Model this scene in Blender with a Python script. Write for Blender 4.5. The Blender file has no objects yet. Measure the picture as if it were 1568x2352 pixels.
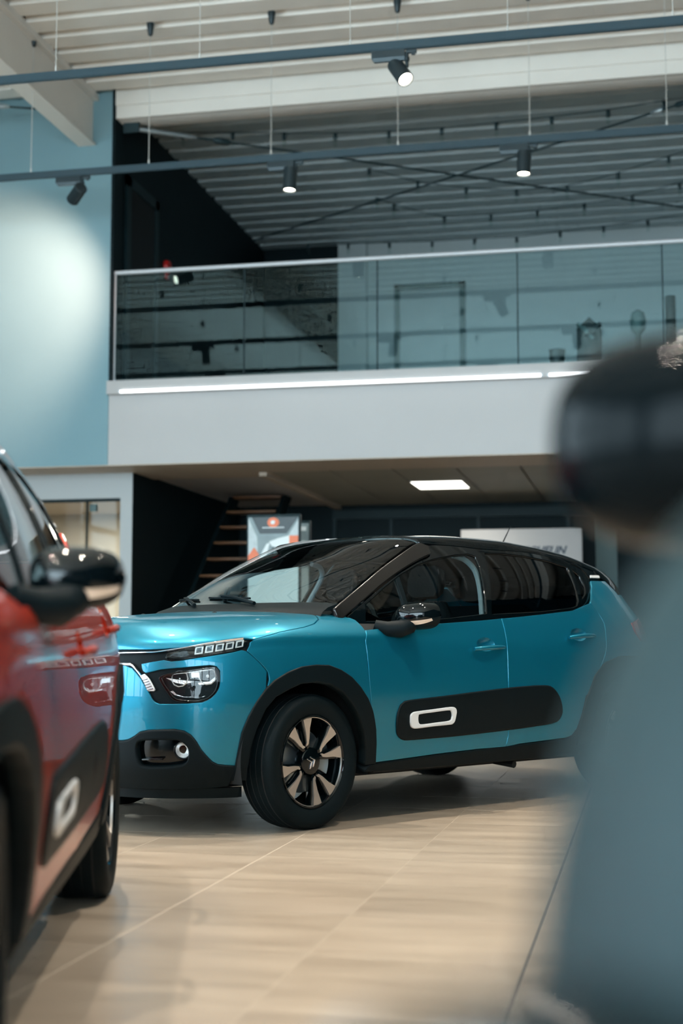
import bpy, bmesh, math, random
import numpy as np
from mathutils import Vector, Matrix, Euler
from mathutils.geometry import delaunay_2d_cdt
random.seed(7)
R = math.radians
scene = bpy.context.scene
COL = scene.collection

# ------------------------------------------------------------------ camera
F_PX, CAM_H, HORIZON, YAW = 3267.0, 0.863, 1482.3, 12.0
pitch = math.atan((HORIZON - 1176.0) / F_PX)
cd = bpy.data.cameras.new('camera')
cd.sensor_fit = 'VERTICAL'; cd.sensor_height = 36.0; cd.sensor_width = 24.0
cd.lens = F_PX / 2352.0 * 36.0
cd.clip_start = 0.02; cd.clip_end = 200
cd.dof.use_dof = True; cd.dof.focus_distance = 7.15; cd.dof.aperture_fstop = 1.7
cd.dof.aperture_blades = 0
cam = bpy.data.objects.new('camera', cd); COL.objects.link(cam)
cam.location = (0, 0, CAM_H)
cam.rotation_euler = (R(90) + pitch, 0, R(YAW))
scene.camera = cam

# ------------------------------------------------------------------ view, sky and daylight
vs = scene.view_settings
vs.view_transform = 'Standard'; vs.look = 'None'; vs.gamma = 1.0; vs.use_curve_mapping = False
vs.exposure = 0.55
w = bpy.data.worlds.new('sky'); scene.world = w; w.use_nodes = True
nt = w.node_tree; bg = nt.nodes['Background']
bg.inputs['Color'].default_value = (0.66, 0.83, 0.95, 1); bg.inputs['Strength'].default_value = 1.6
def area(name, loc, rot, sx, sy, power, color):
    l = bpy.data.lights.new(name, 'AREA'); l.shape = 'RECTANGLE'; l.size = sx; l.size_y = sy
    l.energy = power; l.color = color
    o = bpy.data.objects.new(name, l); COL.objects.link(o); o.location = loc; o.rotation_euler = rot
    return o
# daylight entering by the glazed shop front on the left and, weaker, behind the photographer
area('daylight_left', (-9.75, -.2, 2.95), (0, R(-90), 0), 4.8, 13.0, 1000, (0.68, 0.89, 1.0))
area('daylight_behind', (-1.0, -6.9, 2.9), (R(90), 0, 0), 15.0, 4.6, 1500, (0.68, 0.89, 1.0))
try:
    scene.cycles.max_bounces = 5; scene.cycles.diffuse_bounces = 3; scene.cycles.glossy_bounces = 3
    scene.cycles.transparent_max_bounces = 10; scene.cycles.transmission_bounces = 2
    scene.cycles.sample_clamp_indirect = 6.0; scene.cycles.caustics_reflective = False; scene.cycles.caustics_refractive = False
    scene.cycles.use_denoising = True; scene.cycles.use_adaptive_sampling = True; scene.cycles.adaptive_threshold = .08; scene.cycles.adaptive_min_samples = 10
except Exception: pass

# ------------------------------------------------------------------ materials
def mat(name, col, rough=.5, metal=0., coat=0., spec=.5, var=0., scale=6., bump=0., bscale=40., emit=None, coat_rough=.03, stretch=None):
    m = bpy.data.materials.new(name); m.use_nodes = True
    n = m.node_tree; b = n.nodes['Principled BSDF']
    b.inputs['Base Color'].default_value = (*col, 1); b.inputs['Roughness'].default_value = rough
    b.inputs['Metallic'].default_value = metal; b.inputs['Coat Weight'].default_value = coat
    b.inputs['Coat Roughness'].default_value = coat_rough; b.inputs['Specular IOR Level'].default_value = spec
    if emit:
        b.inputs['Emission Color'].default_value = (*emit[0], 1); b.inputs['Emission Strength'].default_value = emit[1]
    if var or bump:
        tc = n.nodes.new('ShaderNodeTexCoord'); mp = n.nodes.new('ShaderNodeMapping')
        n.links.new(tc.outputs['Object'], mp.inputs['Vector'])
        if stretch: mp.inputs['Scale'].default_value = stretch
        if var:
            nz = n.nodes.new('ShaderNodeTexNoise'); nz.inputs['Scale'].default_value = scale; nz.inputs['Detail'].default_value = 6
            n.links.new(mp.outputs[0], nz.inputs['Vector'])
            rp = n.nodes.new('ShaderNodeMapRange'); rp.inputs['From Min'].default_value = .3; rp.inputs['From Max'].default_value = .7
            rp.inputs['To Min'].default_value = 1 - var; rp.inputs['To Max'].default_value = 1 + var
            n.links.new(nz.outputs['Fac'], rp.inputs['Value'])
            mx = n.nodes.new('ShaderNodeVectorMath'); mx.operation = 'SCALE'; mx.inputs[0].default_value = col
            n.links.new(rp.outputs[0], mx.inputs['Scale']); n.links.new(mx.outputs[0], b.inputs['Base Color'])
        if bump:
            n2 = n.nodes.new('ShaderNodeTexNoise'); n2.inputs['Scale'].default_value = bscale; n2.inputs['Detail'].default_value = 3
            n.links.new(mp.outputs[0], n2.inputs['Vector'])
            bp = n.nodes.new('ShaderNodeBump'); bp.inputs['Strength'].default_value = bump; bp.inputs['Distance'].default_value = .01
            n.links.new(n2.outputs['Fac'], bp.inputs['Height']); n.links.new(bp.outputs[0], b.inputs['Normal'])
    return m
def glass(name, tint, ior=1.5, rough=0.0, refl=(1, 1, 1)):
    m = bpy.data.materials.new(name); m.use_nodes = True; n = m.node_tree; n.nodes.clear()
    o = n.nodes.new('ShaderNodeOutputMaterial'); mx = n.nodes.new('ShaderNodeMixShader')
    t = n.nodes.new('ShaderNodeBsdfTransparent'); t.inputs['Color'].default_value = (*tint, 1)
    g = n.nodes.new('ShaderNodeBsdfGlossy'); g.inputs['Roughness'].default_value = rough; g.inputs['Color'].default_value = (*refl, 1)
    f = n.nodes.new('ShaderNodeFresnel'); f.inputs['IOR'].default_value = ior
    ge = n.nodes.new('ShaderNodeNewGeometry'); ir = n.nodes.new('ShaderNodeMapRange')      # same pane reflectance from either face
    ir.inputs['To Min'].default_value = ior; ir.inputs['To Max'].default_value = 1 / ior
    n.links.new(ge.outputs['Backfacing'], ir.inputs['Value']); n.links.new(ir.outputs[0], f.inputs['IOR'])
    n.links.new(f.outputs[0], mx.inputs[0]); n.links.new(t.outputs[0], mx.inputs[1]); n.links.new(g.outputs[0], mx.inputs[2])
    n.links.new(mx.outputs[0], o.inputs[0])
    return m
def paint(name, col, metal=.35, rough=.35):
    m = mat(name, col, rough, metal, .6, .35, coat_rough=.015)
    n = m.node_tree; b = n.nodes['Principled BSDF']          # fine metal flake
    tc = n.nodes.new('ShaderNodeTexCoord'); v = n.nodes.new('ShaderNodeTexVoronoi'); v.inputs['Scale'].default_value = 900
    n.links.new(tc.outputs['Object'], v.inputs['Vector'])
    mr = n.nodes.new('ShaderNodeMapRange'); mr.inputs['To Min'].default_value = rough - .06; mr.inputs['To Max'].default_value = rough + .10
    n.links.new(v.outputs['Distance'], mr.inputs['Value']); n.links.new(mr.outputs[0], b.inputs['Roughness'])
    return m
M = {}
M['teal'] = paint('teal_paint', (0.003, 0.185, 0.290), .60, .33)
M['red'] = paint('red_paint', (0.40, 0.024, 0.006), .35, .34)
M['micro'] = mat('matt_blue_grey_shell', (.016, .032, .036), .5, 0, 0, .12, var=.02, scale=3)
M['gloss'] = mat('black_gloss', (.0015, .0035, .0045), .04, 0, .15, .36)
M['micro_mirror'] = mat('satin_black_mirror_shell', (.001, .003, .004), .08, 0, 0, .07)
M['pillar'] = mat('satin_black_pillar', (.010, .0095, .009), .26, 0, 0, .5)
M['plastic'] = mat('black_plastic', (.0022, .0065, .0085), .50, spec=.12, bump=.12, bscale=700)
M['rubber'] = mat('tyre_rubber', (.0025, .007, .009), .62, spec=.12, bump=.15, bscale=300)
M['bump'] = mat('air_bump_rubber', (.0022, .0065, .0085), .48, spec=.14, bump=.08, bscale=500)
M['dark'] = mat('dark_void', (.003, .005, .006), .8)
M['cabin'] = mat('dark_cabin_fabric', (.003, .005, .006), .85, spec=.1, bump=.3, bscale=250)
M['cabin_light'] = mat('pale_cabin_trim', (.16, .20, .22), .7, bump=.1, bscale=300)
M['chrome'] = mat('chrome', (.82, .80, .83), .07, 1.)
M['alloy'] = mat('machined_alloy', (.70, .64, .59), .34, .85, bump=.05, bscale=400)
M['steel'] = mat('brake_steel', (.32, .38, .42), .32, .9)
M['white_trim'] = mat('white_trim', (.72, .73, .74), .35, 0, .3)
M['win'] = glass('car_glass', (.62, .70, .69), 1.42)
M['wind'] = glass('windscreen_glass', (.86, .94, .93), 1.45)
M['priv'] = glass('privacy_glass', (.07, .085, .09), 1.5)
M['lens'] = glass('lamp_lens', (.93, .95, .95), 1.4)
M['lamp_in'] = mat('lamp_reflector', (.86, .88, .90), .22, .55, bump=.35, bscale=90)
M['lamp_bowl'] = mat('lamp_bowl_metal', (.06, .075, .085), .22, .8, bump=.2, bscale=50)
M['lamp_led'] = mat('lamp_light_guide', (.70, .76, .79), .18, .3)
M['tail'] = mat('tail_lamp_red', (.22, .008, .008), .10, 0, 1.)

# ------------------------------------------------------------------ object helpers
def link(o, parent=None):
    COL.objects.link(o)
    if parent: o.parent = parent
    return o
def tag(o, label=None, cat=None, group=None, kind=None):
    if label: o['label'] = label
    if cat: o['category'] = cat
    if group: o['group'] = group
    if kind: o['kind'] = kind
    return o
def empty(name, loc=(0, 0, 0), rz=0., parent=None):
    o = bpy.data.objects.new(name, None); o.empty_display_size = .1
    o.location = loc; o.rotation_euler = (0, 0, rz)
    return link(o, parent)
def mk(name, V, F, m, parent=None, smooth=False, N=None, auto=None):
    me = bpy.data.meshes.new(name)
    me.from_pydata([tuple(map(float, v)) for v in V], [], [tuple(int(i) for i in f) for f in F])
    if smooth or N is not None: me.polygons.foreach_set('use_smooth', [True] * len(me.polygons))
    me.update()
    if N is not None: me.normals_split_custom_set_from_vertices([tuple(map(float, n)) for n in N])
    elif auto:
        me.set_sharp_from_angle(angle=R(auto))
    me.materials.append(M[m] if isinstance(m, str) else m)
    return link(bpy.data.objects.new(name, me), parent)
class MB:
    """collects shapes of ONE part"""
    def __init__(s): s.V = []; s.F = []
    def add(s, V, F):
        k = len(s.V); s.V += [tuple(v) for v in V]; s.F += [tuple(i + k for i in f) for f in F]; return s
    def box(s, a, b, rot=None, about=None):
        (x0, y0, z0), (x1, y1, z1) = a, b
        V = [(x, y, z) for z in (z0, z1) for y in (y0, y1) for x in (x0, x1)]
        if rot is not None:
            c = Vector(about or [(p + q) / 2 for p, q in zip(a, b)])
            V = [tuple(rot @ (Vector(v) - c) + c) for v in V]
        return s.add(V, [(0, 2, 3, 1), (4, 5, 7, 6), (0, 1, 5, 4), (2, 6, 7, 3), (0, 4, 6, 2), (1, 3, 7, 5)])
    def lathe(s, prof, n=32, mtx=None, cap=True):
        """prof [(r, h)] around local Z"""
        V = []; F = []
        for r, h in prof:
            for k in range(n):
                a = 2 * math.pi * k / n; V.append((r * math.cos(a), r * math.sin(a), h))
        for i in range(len(prof) - 1):
            for k in range(n):
                k2 = (k + 1) % n; F.append((i * n + k, i * n + k2, (i + 1) * n + k2, (i + 1) * n + k))
        if cap:
            F.append(tuple(range(n - 1, -1, -1))); F.append(tuple((len(prof) - 1) * n + k for k in range(n)))
        if mtx is not None: V = [tuple(mtx @ Vector(v)) for v in V]
        return s.add(V, F)
    def tube(s, pts, r, n=10, cap=True):
        pts = [Vector(p) for p in pts]; rs = r if isinstance(r, (list, tuple)) else [r] * len(pts)
        V = []; F = []; up = Vector((0, 0, 1)); prev = None
        for i, p in enumerate(pts):
            d = (pts[min(i + 1, len(pts) - 1)] - pts[max(i - 1, 0)]).normalized()
            a = d.cross(up if abs(d.z) < .95 else Vector((1, 0, 0))).normalized() if prev is None else (prev - d * prev.dot(d)).normalized()
            prev = a; b = d.cross(a)
            for k in range(n):
                t = 2 * math.pi * k / n; V.append(p + (a * math.cos(t) + b * math.sin(t)) * rs[i])
        for i in range(len(pts) - 1):
            for k in range(n):
                k2 = (k + 1) % n; F.append((i * n + k, i * n + k2, (i + 1) * n + k2, (i + 1) * n + k))
        if cap: F.append(tuple(range(n - 1, -1, -1))); F.append(tuple((len(pts) - 1) * n + k for k in range(n)))
        return s.add(V, F)
    def prism(s, poly, h0, h1, mtx=None):
        """poly [(x,y)] extruded along local Z"""
        n = len(poly); V = [(x, y, h0) for x, y in poly] + [(x, y, h1) for x, y in poly]
        F = [tuple(range(n - 1, -1, -1)), tuple(range(n, 2 * n))] + [(i, (i + 1) % n, n + (i + 1) % n, n + i) for i in range(n)]
        if mtx is not None: V = [tuple(mtx @ Vector(v)) for v in V]
        return s.add(V, F)
    def grid(s, P, close_u=False):
        """P[i][j] -> quads"""
        a, b = len(P), len(P[0]); V = [tuple(p) for row in P for p in row]; F = []
        for i in range(a - 1 + (1 if close_u else 0)):
            for j in range(b - 1):
                i2 = (i + 1) % a; F.append((i * b + j, i2 * b + j, i2 * b + j + 1, i * b + j + 1))
        return s.add(V, F)
    def build(s, name, m, parent=None, smooth=False, auto=None, bevel=0., seg=2):
        o = mk(name, s.V, s.F, m, parent, smooth or bool(auto), None, auto)
        bm = bmesh.new(); bm.from_mesh(o.data)
        bmesh.ops.recalc_face_normals(bm, faces=bm.faces)
        if bevel:
            ed = [e for e in bm.edges if len(e.link_faces) == 2 and e.calc_face_angle(0) > R(25)]
            bmesh.ops.bevel(bm, geom=ed, offset=bevel, segments=seg, affect='EDGES', profile=.5, clamp_overlap=True)
        bm.to_mesh(o.data); bm.free()
        if smooth or auto or bevel:
            o.data.polygons.foreach_set('use_smooth', [True] * len(o.data.polygons))
            o.data.set_sharp_from_angle(angle=R(auto or 40))
        return o
def copy_tree(o, parent=None):
    c = o.copy(); COL.objects.link(c); c.parent = parent
    for ch in list(o.children): copy_tree(ch, c)
    return c
# ================================================================== car body surfaces (x forward from the front axle, y left, z up)
def pchip(xk,yk,x):
    xk=np.asarray(xk,float);yk=np.asarray(yk,float);x=np.clip(x,xk[0],xk[-1])
    h=np.diff(xk);dl=np.diff(yk)/h;m=np.zeros_like(yk)
    m[0]=dl[0];m[-1]=dl[-1]
    for i in range(1,len(yk)-1):
        if dl[i-1]*dl[i]>0:
            w1=2*h[i]+h[i-1];w2=h[i]+2*h[i-1];m[i]=(w1+w2)/(w1/dl[i-1]+w2/dl[i])
    i=np.clip(np.searchsorted(xk,x)-1,0,len(h)-1)
    t=(x-xk[i])/h[i]
    return (2*t**3-3*t**2+1)*yk[i]+(t**3-2*t**2+t)*h[i]*m[i]+(-2*t**3+3*t**2)*yk[i+1]+(t**3-t**2)*h[i]*m[i+1]
def nspl(xk,yk):  # natural cubic spline -> function
    xk=np.asarray(xk,float);yk=np.asarray(yk,float);n=len(xk);h=np.diff(xk)
    A=np.zeros((n,n));r=np.zeros(n);A[0,0]=A[-1,-1]=1
    for i in range(1,n-1):
        A[i,i-1]=h[i-1];A[i,i]=2*(h[i-1]+h[i]);A[i,i+1]=h[i];r[i]=6*((yk[i+1]-yk[i])/h[i]-(yk[i]-yk[i-1])/h[i-1])
    M=np.linalg.solve(A,r)
    def f(x):
        x=np.clip(x,xk[0],xk[-1]);i=np.clip(np.searchsorted(xk,x)-1,0,n-2)
        a=xk[i+1]-x;b=x-xk[i];H=h[i]
        return M[i]*a**3/6/H+M[i+1]*b**3/6/H+(yk[i]/H-M[i]*H/6)*a+(yk[i+1]/H-M[i+1]*H/6)*b
    return f
# half plan outline, front centre -> rear centre (max width)
OUT=np.array([(.815,0),(.809,.16),(.79,.32),(.748,.47),(.675,.60),(.575,.70),(.45,.775),(.29,.828),(.1,.857),(-.15,.868),(-.5,.868),(-.95,.869),(-1.4,.872),(-1.9,.875),(-2.3,.876),(-2.55,.868),(-2.75,.845),(-2.92,.785),(-3.05,.69),(-3.125,.55),(-3.165,.36),(-3.18,.18),(-3.185,0)])
# make symmetric spline by mirroring 2 pts at ends
ext=np.vstack([OUT[2:0:-1]*[1,-1],OUT,OUT[-2:-4:-1]*[1,-1]])
cl=np.concatenate([[0],np.cumsum(np.hypot(*np.diff(ext,axis=0).T))]);cl-=cl[2]
BX=nspl(cl,ext[:,0]);BY=nspl(cl,ext[:,1]);UEND=cl[-3];UK=cl[2:-2]
_uu=np.linspace(0,UEND,4000);_bx=BX(_uu)
def u_of_x(x): return np.interp(-np.asarray(x,float),-_bx,_uu)
# stations (u) and rows: z, d (rows0-6), z rows7-10
QX=lambda x:float(u_of_x(x))
ST=[0,UK[4],UK[6],QX(.12),QX(-.4),QX(-1.2),QX(-2.2),QX(-2.6),UK[18],UEND]
ZROW=np.array([ # rows 0..10
[.20,.32,.50,.64,.76,.82,.865,.905,.945,.975,.990],
[.20,.32,.50,.64,.76,.83,.878,.925,.968,.995,1.010],
[.21,.32,.50,.64,.76,.84,.895,.955,.993,1.012,1.022],
[.24,.32,.50,.64,.77,.86,.925,.990,1.017,1.030,1.036],
[.24,.32,.50,.64,.77,.86,.93,1.005,1.030,1.042,1.048],
[.24,.32,.50,.64,.77,.86,.93,1.0,1.06,1.13,1.22],
[.24,.32,.50,.64,.77,.86,.94,1.02,1.10,1.19,1.30],
[.24,.32,.50,.64,.77,.86,.94,1.02,1.10,1.19,1.30],
[.26,.34,.50,.64,.77,.86,.94,1.02,1.10,1.19,1.30],
[.26,.34,.50,.64,.77,.86,.94,1.02,1.10,1.19,1.30]])
DROW=np.array([
[.10,.03,.004,0,.012,.025,.045],
[.10,.03,.004,0,.012,.026,.048],
[.09,.03,.004,0,.010,.024,.045],
[.07,.035,.008,0,.008,.020,.040],
[.06,.035,.010,0,.006,.016,.034],
[.06,.035,.010,0,.006,.016,.034],
[.06,.035,.010,0,.004,.013,.032],
[.06,.035,.010,0,.006,.018,.045],
[.08,.03,.005,0,.012,.03,.07],
[.08,.02,.0,.01,.05,.085,.12]])
G7=np.array([.14,.34,.64,1.])       # front fractions to the spine
DS=np.array([[.055,.080,.115,.165],[.06,.095,.148,.215],[.088,.148,.218,.295],[.115,.175,.238,.305],[.16,.20,.245,.30]]) # absolute for stations 5..9
def spine(x): return np.where(x>-.1,-.1+(x+.1)*.74,x)
def _tab(u):
    bx,by=BX(u),BY(u); sx=spine(bx); L=np.hypot(sx-bx,by)+1e-9
    back=bx<-2.3
    hx=np.where(back,(-1.9-bx),sx-bx); L2=np.hypot(hx,by)+1e-9
    w=np.clip((-2.2-bx)/.3,0,1); w=w*w*(3-2*w)
    dx=np.where(back,w*hx/L2,(sx-bx)/L); dy=np.where(back,-(1-w)-w*by/L2,-by/L)
    n=np.hypot(dx,dy); dx/=n; dy/=n
    Zr=np.stack([pchip(ST,ZROW[:,k],u) for k in range(11)],-1)
    Dr=np.stack([pchip(ST,DROW[:,k],u) for k in range(7)],-1)
    front=Dr[:,6:7]+G7[None]*(L[:,None]-Dr[:,6:7])
    rear=np.stack([pchip(ST[5:],DS[:,k],u) for k in range(4)],-1)
    wb=np.clip((-.3-bx)/.35,0,1);wb=(wb*wb*(3-2*wb))[:,None]
    Dr=np.concatenate([Dr,front*(1-wb)+rear*wb],-1)
    return np.concatenate([np.stack([bx,by,dx,dy],-1),Zr,Dr],-1)
_NT=6000; _TU=np.linspace(0,UEND,_NT); _TAB=_tab(_TU)
# soften the knots of the tables so that reflections flow
_k=np.hanning(161); _k/=_k.sum()
_pad=np.concatenate([_TAB[80:0:-1],_TAB,_TAB[-2:-82:-1]]); _sm=np.stack([np.convolve(_pad[:,c],_k,'valid') for c in range(_TAB.shape[1])],-1)
_TAB[:,4:]=_sm[:,4:]
def body(u,t):
    """u arc pos from front centre, t in 0..10 row coord; left side (y>=0)"""
    u=np.asarray(u,float);t=np.asarray(t,float)
    sh=np.broadcast(u,t).shape;u=np.broadcast_to(u,sh).ravel();t=np.broadcast_to(t,sh).ravel()
    a=np.clip(u/UEND,0,1)*(_NT-1); i0=np.minimum(a.astype(int),_NT-2); fa=(a-i0)[:,None]
    W=_TAB[i0]*(1-fa)+_TAB[i0+1]*fa
    Zr=W[:,4:15];Dr=W[:,15:26]
    i=np.clip(t.astype(int),0,9);f=t-i;ar=np.arange(len(t))
    def cr(Rw):
        p1=Rw[ar,i];p2=Rw[ar,i+1]
        p0=np.where(i>0,Rw[ar,np.maximum(i-1,0)],2*Rw[:,0]-Rw[:,1]);p3=np.where(i<9,Rw[ar,np.minimum(i+2,10)],2*Rw[:,10]-Rw[:,9])
        return .5*((2*p1)+(-p0+p2)*f+(2*p0-5*p1+4*p2-p3)*f*f+(-p0+3*p1-3*p2+p3)*f**3)
    d=cr(Dr);z=cr(Zr)
    return np.stack([W[:,0]+W[:,2]*d,W[:,1]+W[:,3]*d,z],-1).reshape(sh+(3,))
def glass_y(x,z):
    yo=pchip([-2.95,-2.6,-2.3,-1.7,-.95,-.6,-.3],[-.15,-.07,-.035,-.004,0,-.03,-.075],x)
    return .80+yo-.28*(z-1)-.55*(z-1)**2
def S_body(p):
    u, t = p[:, 0], p[:, 1]
    q = body(np.abs(u), t); q[:, 1] *= np.where(u < 0, -1, 1)
    return q
def S_glass(p): return np.stack([p[:, 0], glass_y(p[:, 0], p[:, 1]), p[:, 1]], -1)
_ws = [-.12, 0, .2, .4, .6, .85, 1.]
def S_wind(p):
    s, v = p[:, 0], p[:, 1]
    x = pchip(_ws, [-.23, -.303, -.441, -.593, -.756, -.939, -1.011], s)
    y = pchip(_ws, [.705, .702, .691, .671, .643, .602, .589], s)
    z = pchip(_ws, [1.038, 1.073, 1.154, 1.239, 1.318, 1.397, 1.416], s)
    k = 1 - np.abs(v) ** 2.2
    return np.stack([x + k * (.165 - .06 * s), y * v, z + (1 - np.abs(v) ** 7) * (.010 + .036 * s)], -1)
def _zl(x): return pchip([-2.62, -2.44, -2.3, -2.12, -1.9, -1.5, -1.25, -1.0, -.9], [1.27, 1.305, 1.355, 1.388, 1.406, 1.405, 1.412, 1.412, 1.395], x)
def _zs(x): return pchip([-2.75, -2.49, -2.27, -1.93, -1.67, -1.38, -.98, -.88], [1.315, 1.372, 1.419, 1.453, 1.466, 1.467, 1.452, 1.444], x)
def S_roof(p):
    q, w = p[:, 0], p[:, 1]; a = np.abs(w)                      # w 0 centre .. 1 edge
    xf = -.905 - .106 * a ** 2.2; xr = -2.72 + .22 * a ** 2.2
    x = xf + (xr - xf) * q
    zl, zs = _zl(x), _zs(x); yl = glass_y(x, zl)
    wk = [0, .35, .72, .9, 1.]
    yk = np.stack([0 * yl, .26 + 0 * yl, yl - .062, yl - .014, yl], -1); zk = np.stack([zs + .016, zs + .013, zs - .001, zl * .45 + zs * .55, zl], -1)
    y = np.empty_like(x); z = np.empty_like(x)
    i = np.clip(np.searchsorted(wk, a) - 1, 0, 3); wkA = np.array(wk); f = (a - wkA[i]) / (wkA[i + 1] - wkA[i]); r = np.arange(len(a))
    def cr(K):
        p1, p2 = K[r, i], K[r, i + 1]
        m = np.zeros_like(K); d = np.diff(K, axis=1) / np.diff(wkA)
        m[:, 1:-1] = (d[:, 1:] * np.diff(wkA)[:-1] + d[:, :-1] * np.diff(wkA)[1:]) / (np.diff(wkA)[1:] + np.diff(wkA)[:-1])
        m[:, -1] = d[:, -1]; m[:, 0] = d[:, 0] if K is yk else 0
        h = wkA[i + 1] - wkA[i]
        return (2 * f**3 - 3 * f**2 + 1) * p1 + (f**3 - 2 * f**2 + f) * h * m[r, i] + (-2 * f**3 + 3 * f**2) * p2 + (f**3 - f**2) * h * m[r, i + 1]
    return np.stack([x, cr(yk) * np.sign(w), cr(zk)], -1)
_gu,_gt=np.meshgrid(np.linspace(.5,UEND-.6,240),np.linspace(0,10,61),indexing='ij'); _gp=body(_gu,_gt)
def SD(pts):
    """body parameters of points given in side view (x, z)"""
    q=np.array(pts,float); u=np.empty(len(q)); t=np.empty(len(q))
    for k,(x,z) in enumerate(q):
        m=np.argmin((_gp[...,0]-x)**2+(_gp[...,2]-z)**2); u[k]=_gu.flat[m]; t[k]=_gt.flat[m]
    e=1e-3
    for _ in range(6):
        b=body(u,t); a1=(body(u+e,t)-b)/e; a2=(body(u,t+e)-b)/e
        rx,rz=q[:,0]-b[:,0],q[:,1]-b[:,2]; det=a1[:,0]*a2[:,2]-a2[:,0]*a1[:,2]
        u=u+np.clip((rx*a2[:,2]-a2[:,0]*rz)/det,-.1,.1); t=np.clip(t+np.clip((a1[:,0]*rz-a1[:,2]*rx)/det,-.4,.4),0,10)
    return [(float(a),float(b)) for a,b in zip(u,t)]
def ut(x, z): return SD([(x, z)])[0]
def crv(pts, n=6, closed=True):
    """Catmull-Rom densify"""
    P = [np.array(p, float) for p in pts]; L = len(P); out = []
    for i in range(L if closed else L - 1):
        g = lambda k: P[k % L] if closed else P[min(max(k, 0), L - 1)]
        a, b, c, d = g(i - 1), g(i), g(i + 1), g(i + 2)
        for k in range(n):
            f = k / n; out.append(tuple(.5 * (2 * b + (c - a) * f + (2 * a - 5 * b + 4 * c - d) * f * f + (3 * b - a - 3 * c + d) * f ** 3)))
    if not closed: out.append(tuple(P[-1]))
    return out
def rrect(x0, z0, x1, z1, r, n=5):
    out = []
    for cx, cz, a0 in ((x1 - r, z1 - r, 0), (x0 + r, z1 - r, 90), (x0 + r, z0 + r, 180), (x1 - r, z0 + r, 270)):
        for k in range(n + 1):
            a = R(a0 + 90 * k / n); out.append((cx + r * math.cos(a), cz + r * math.sin(a)))
    return out
def circ(cx, cz, rx, rz, n=24): return [(cx + rx * math.cos(2 * math.pi * k / n), cz + rz * math.sin(2 * math.pi * k / n)) for k in range(n)]
def inpoly(P, poly):
    x, y = P[:, 0], P[:, 1]; c = np.zeros(len(P), bool); n = len(poly)
    for i in range(n):
        x1, y1 = poly[i]; x2, y2 = poly[(i + 1) % n]
        if y1 == y2: continue
        m = ((y1 > y) != (y2 > y)); xi = (x2 - x1) * (y - y1) / (y2 - y1) + x1
        c ^= m & (x < xi)
    return c
def dense(poly, step):
    out = []
    for i in range(len(poly)):
        a, b = np.array(poly[i]), np.array(poly[(i + 1) % len(poly)]); d = np.hypot(*(b - a))
        if d < 1e-6: continue
        k = max(1, int(round(d / step)))
        for j in range(k): out.append(a + (b - a) * j / k)
    return np.array(out)
def area2(p): return .5 * float(np.sum(p[:, 0] * np.roll(p[:, 1], -1) - np.roll(p[:, 0], -1) * p[:, 1]))
CEN = np.array([-1.2, 0, .62])
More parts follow.
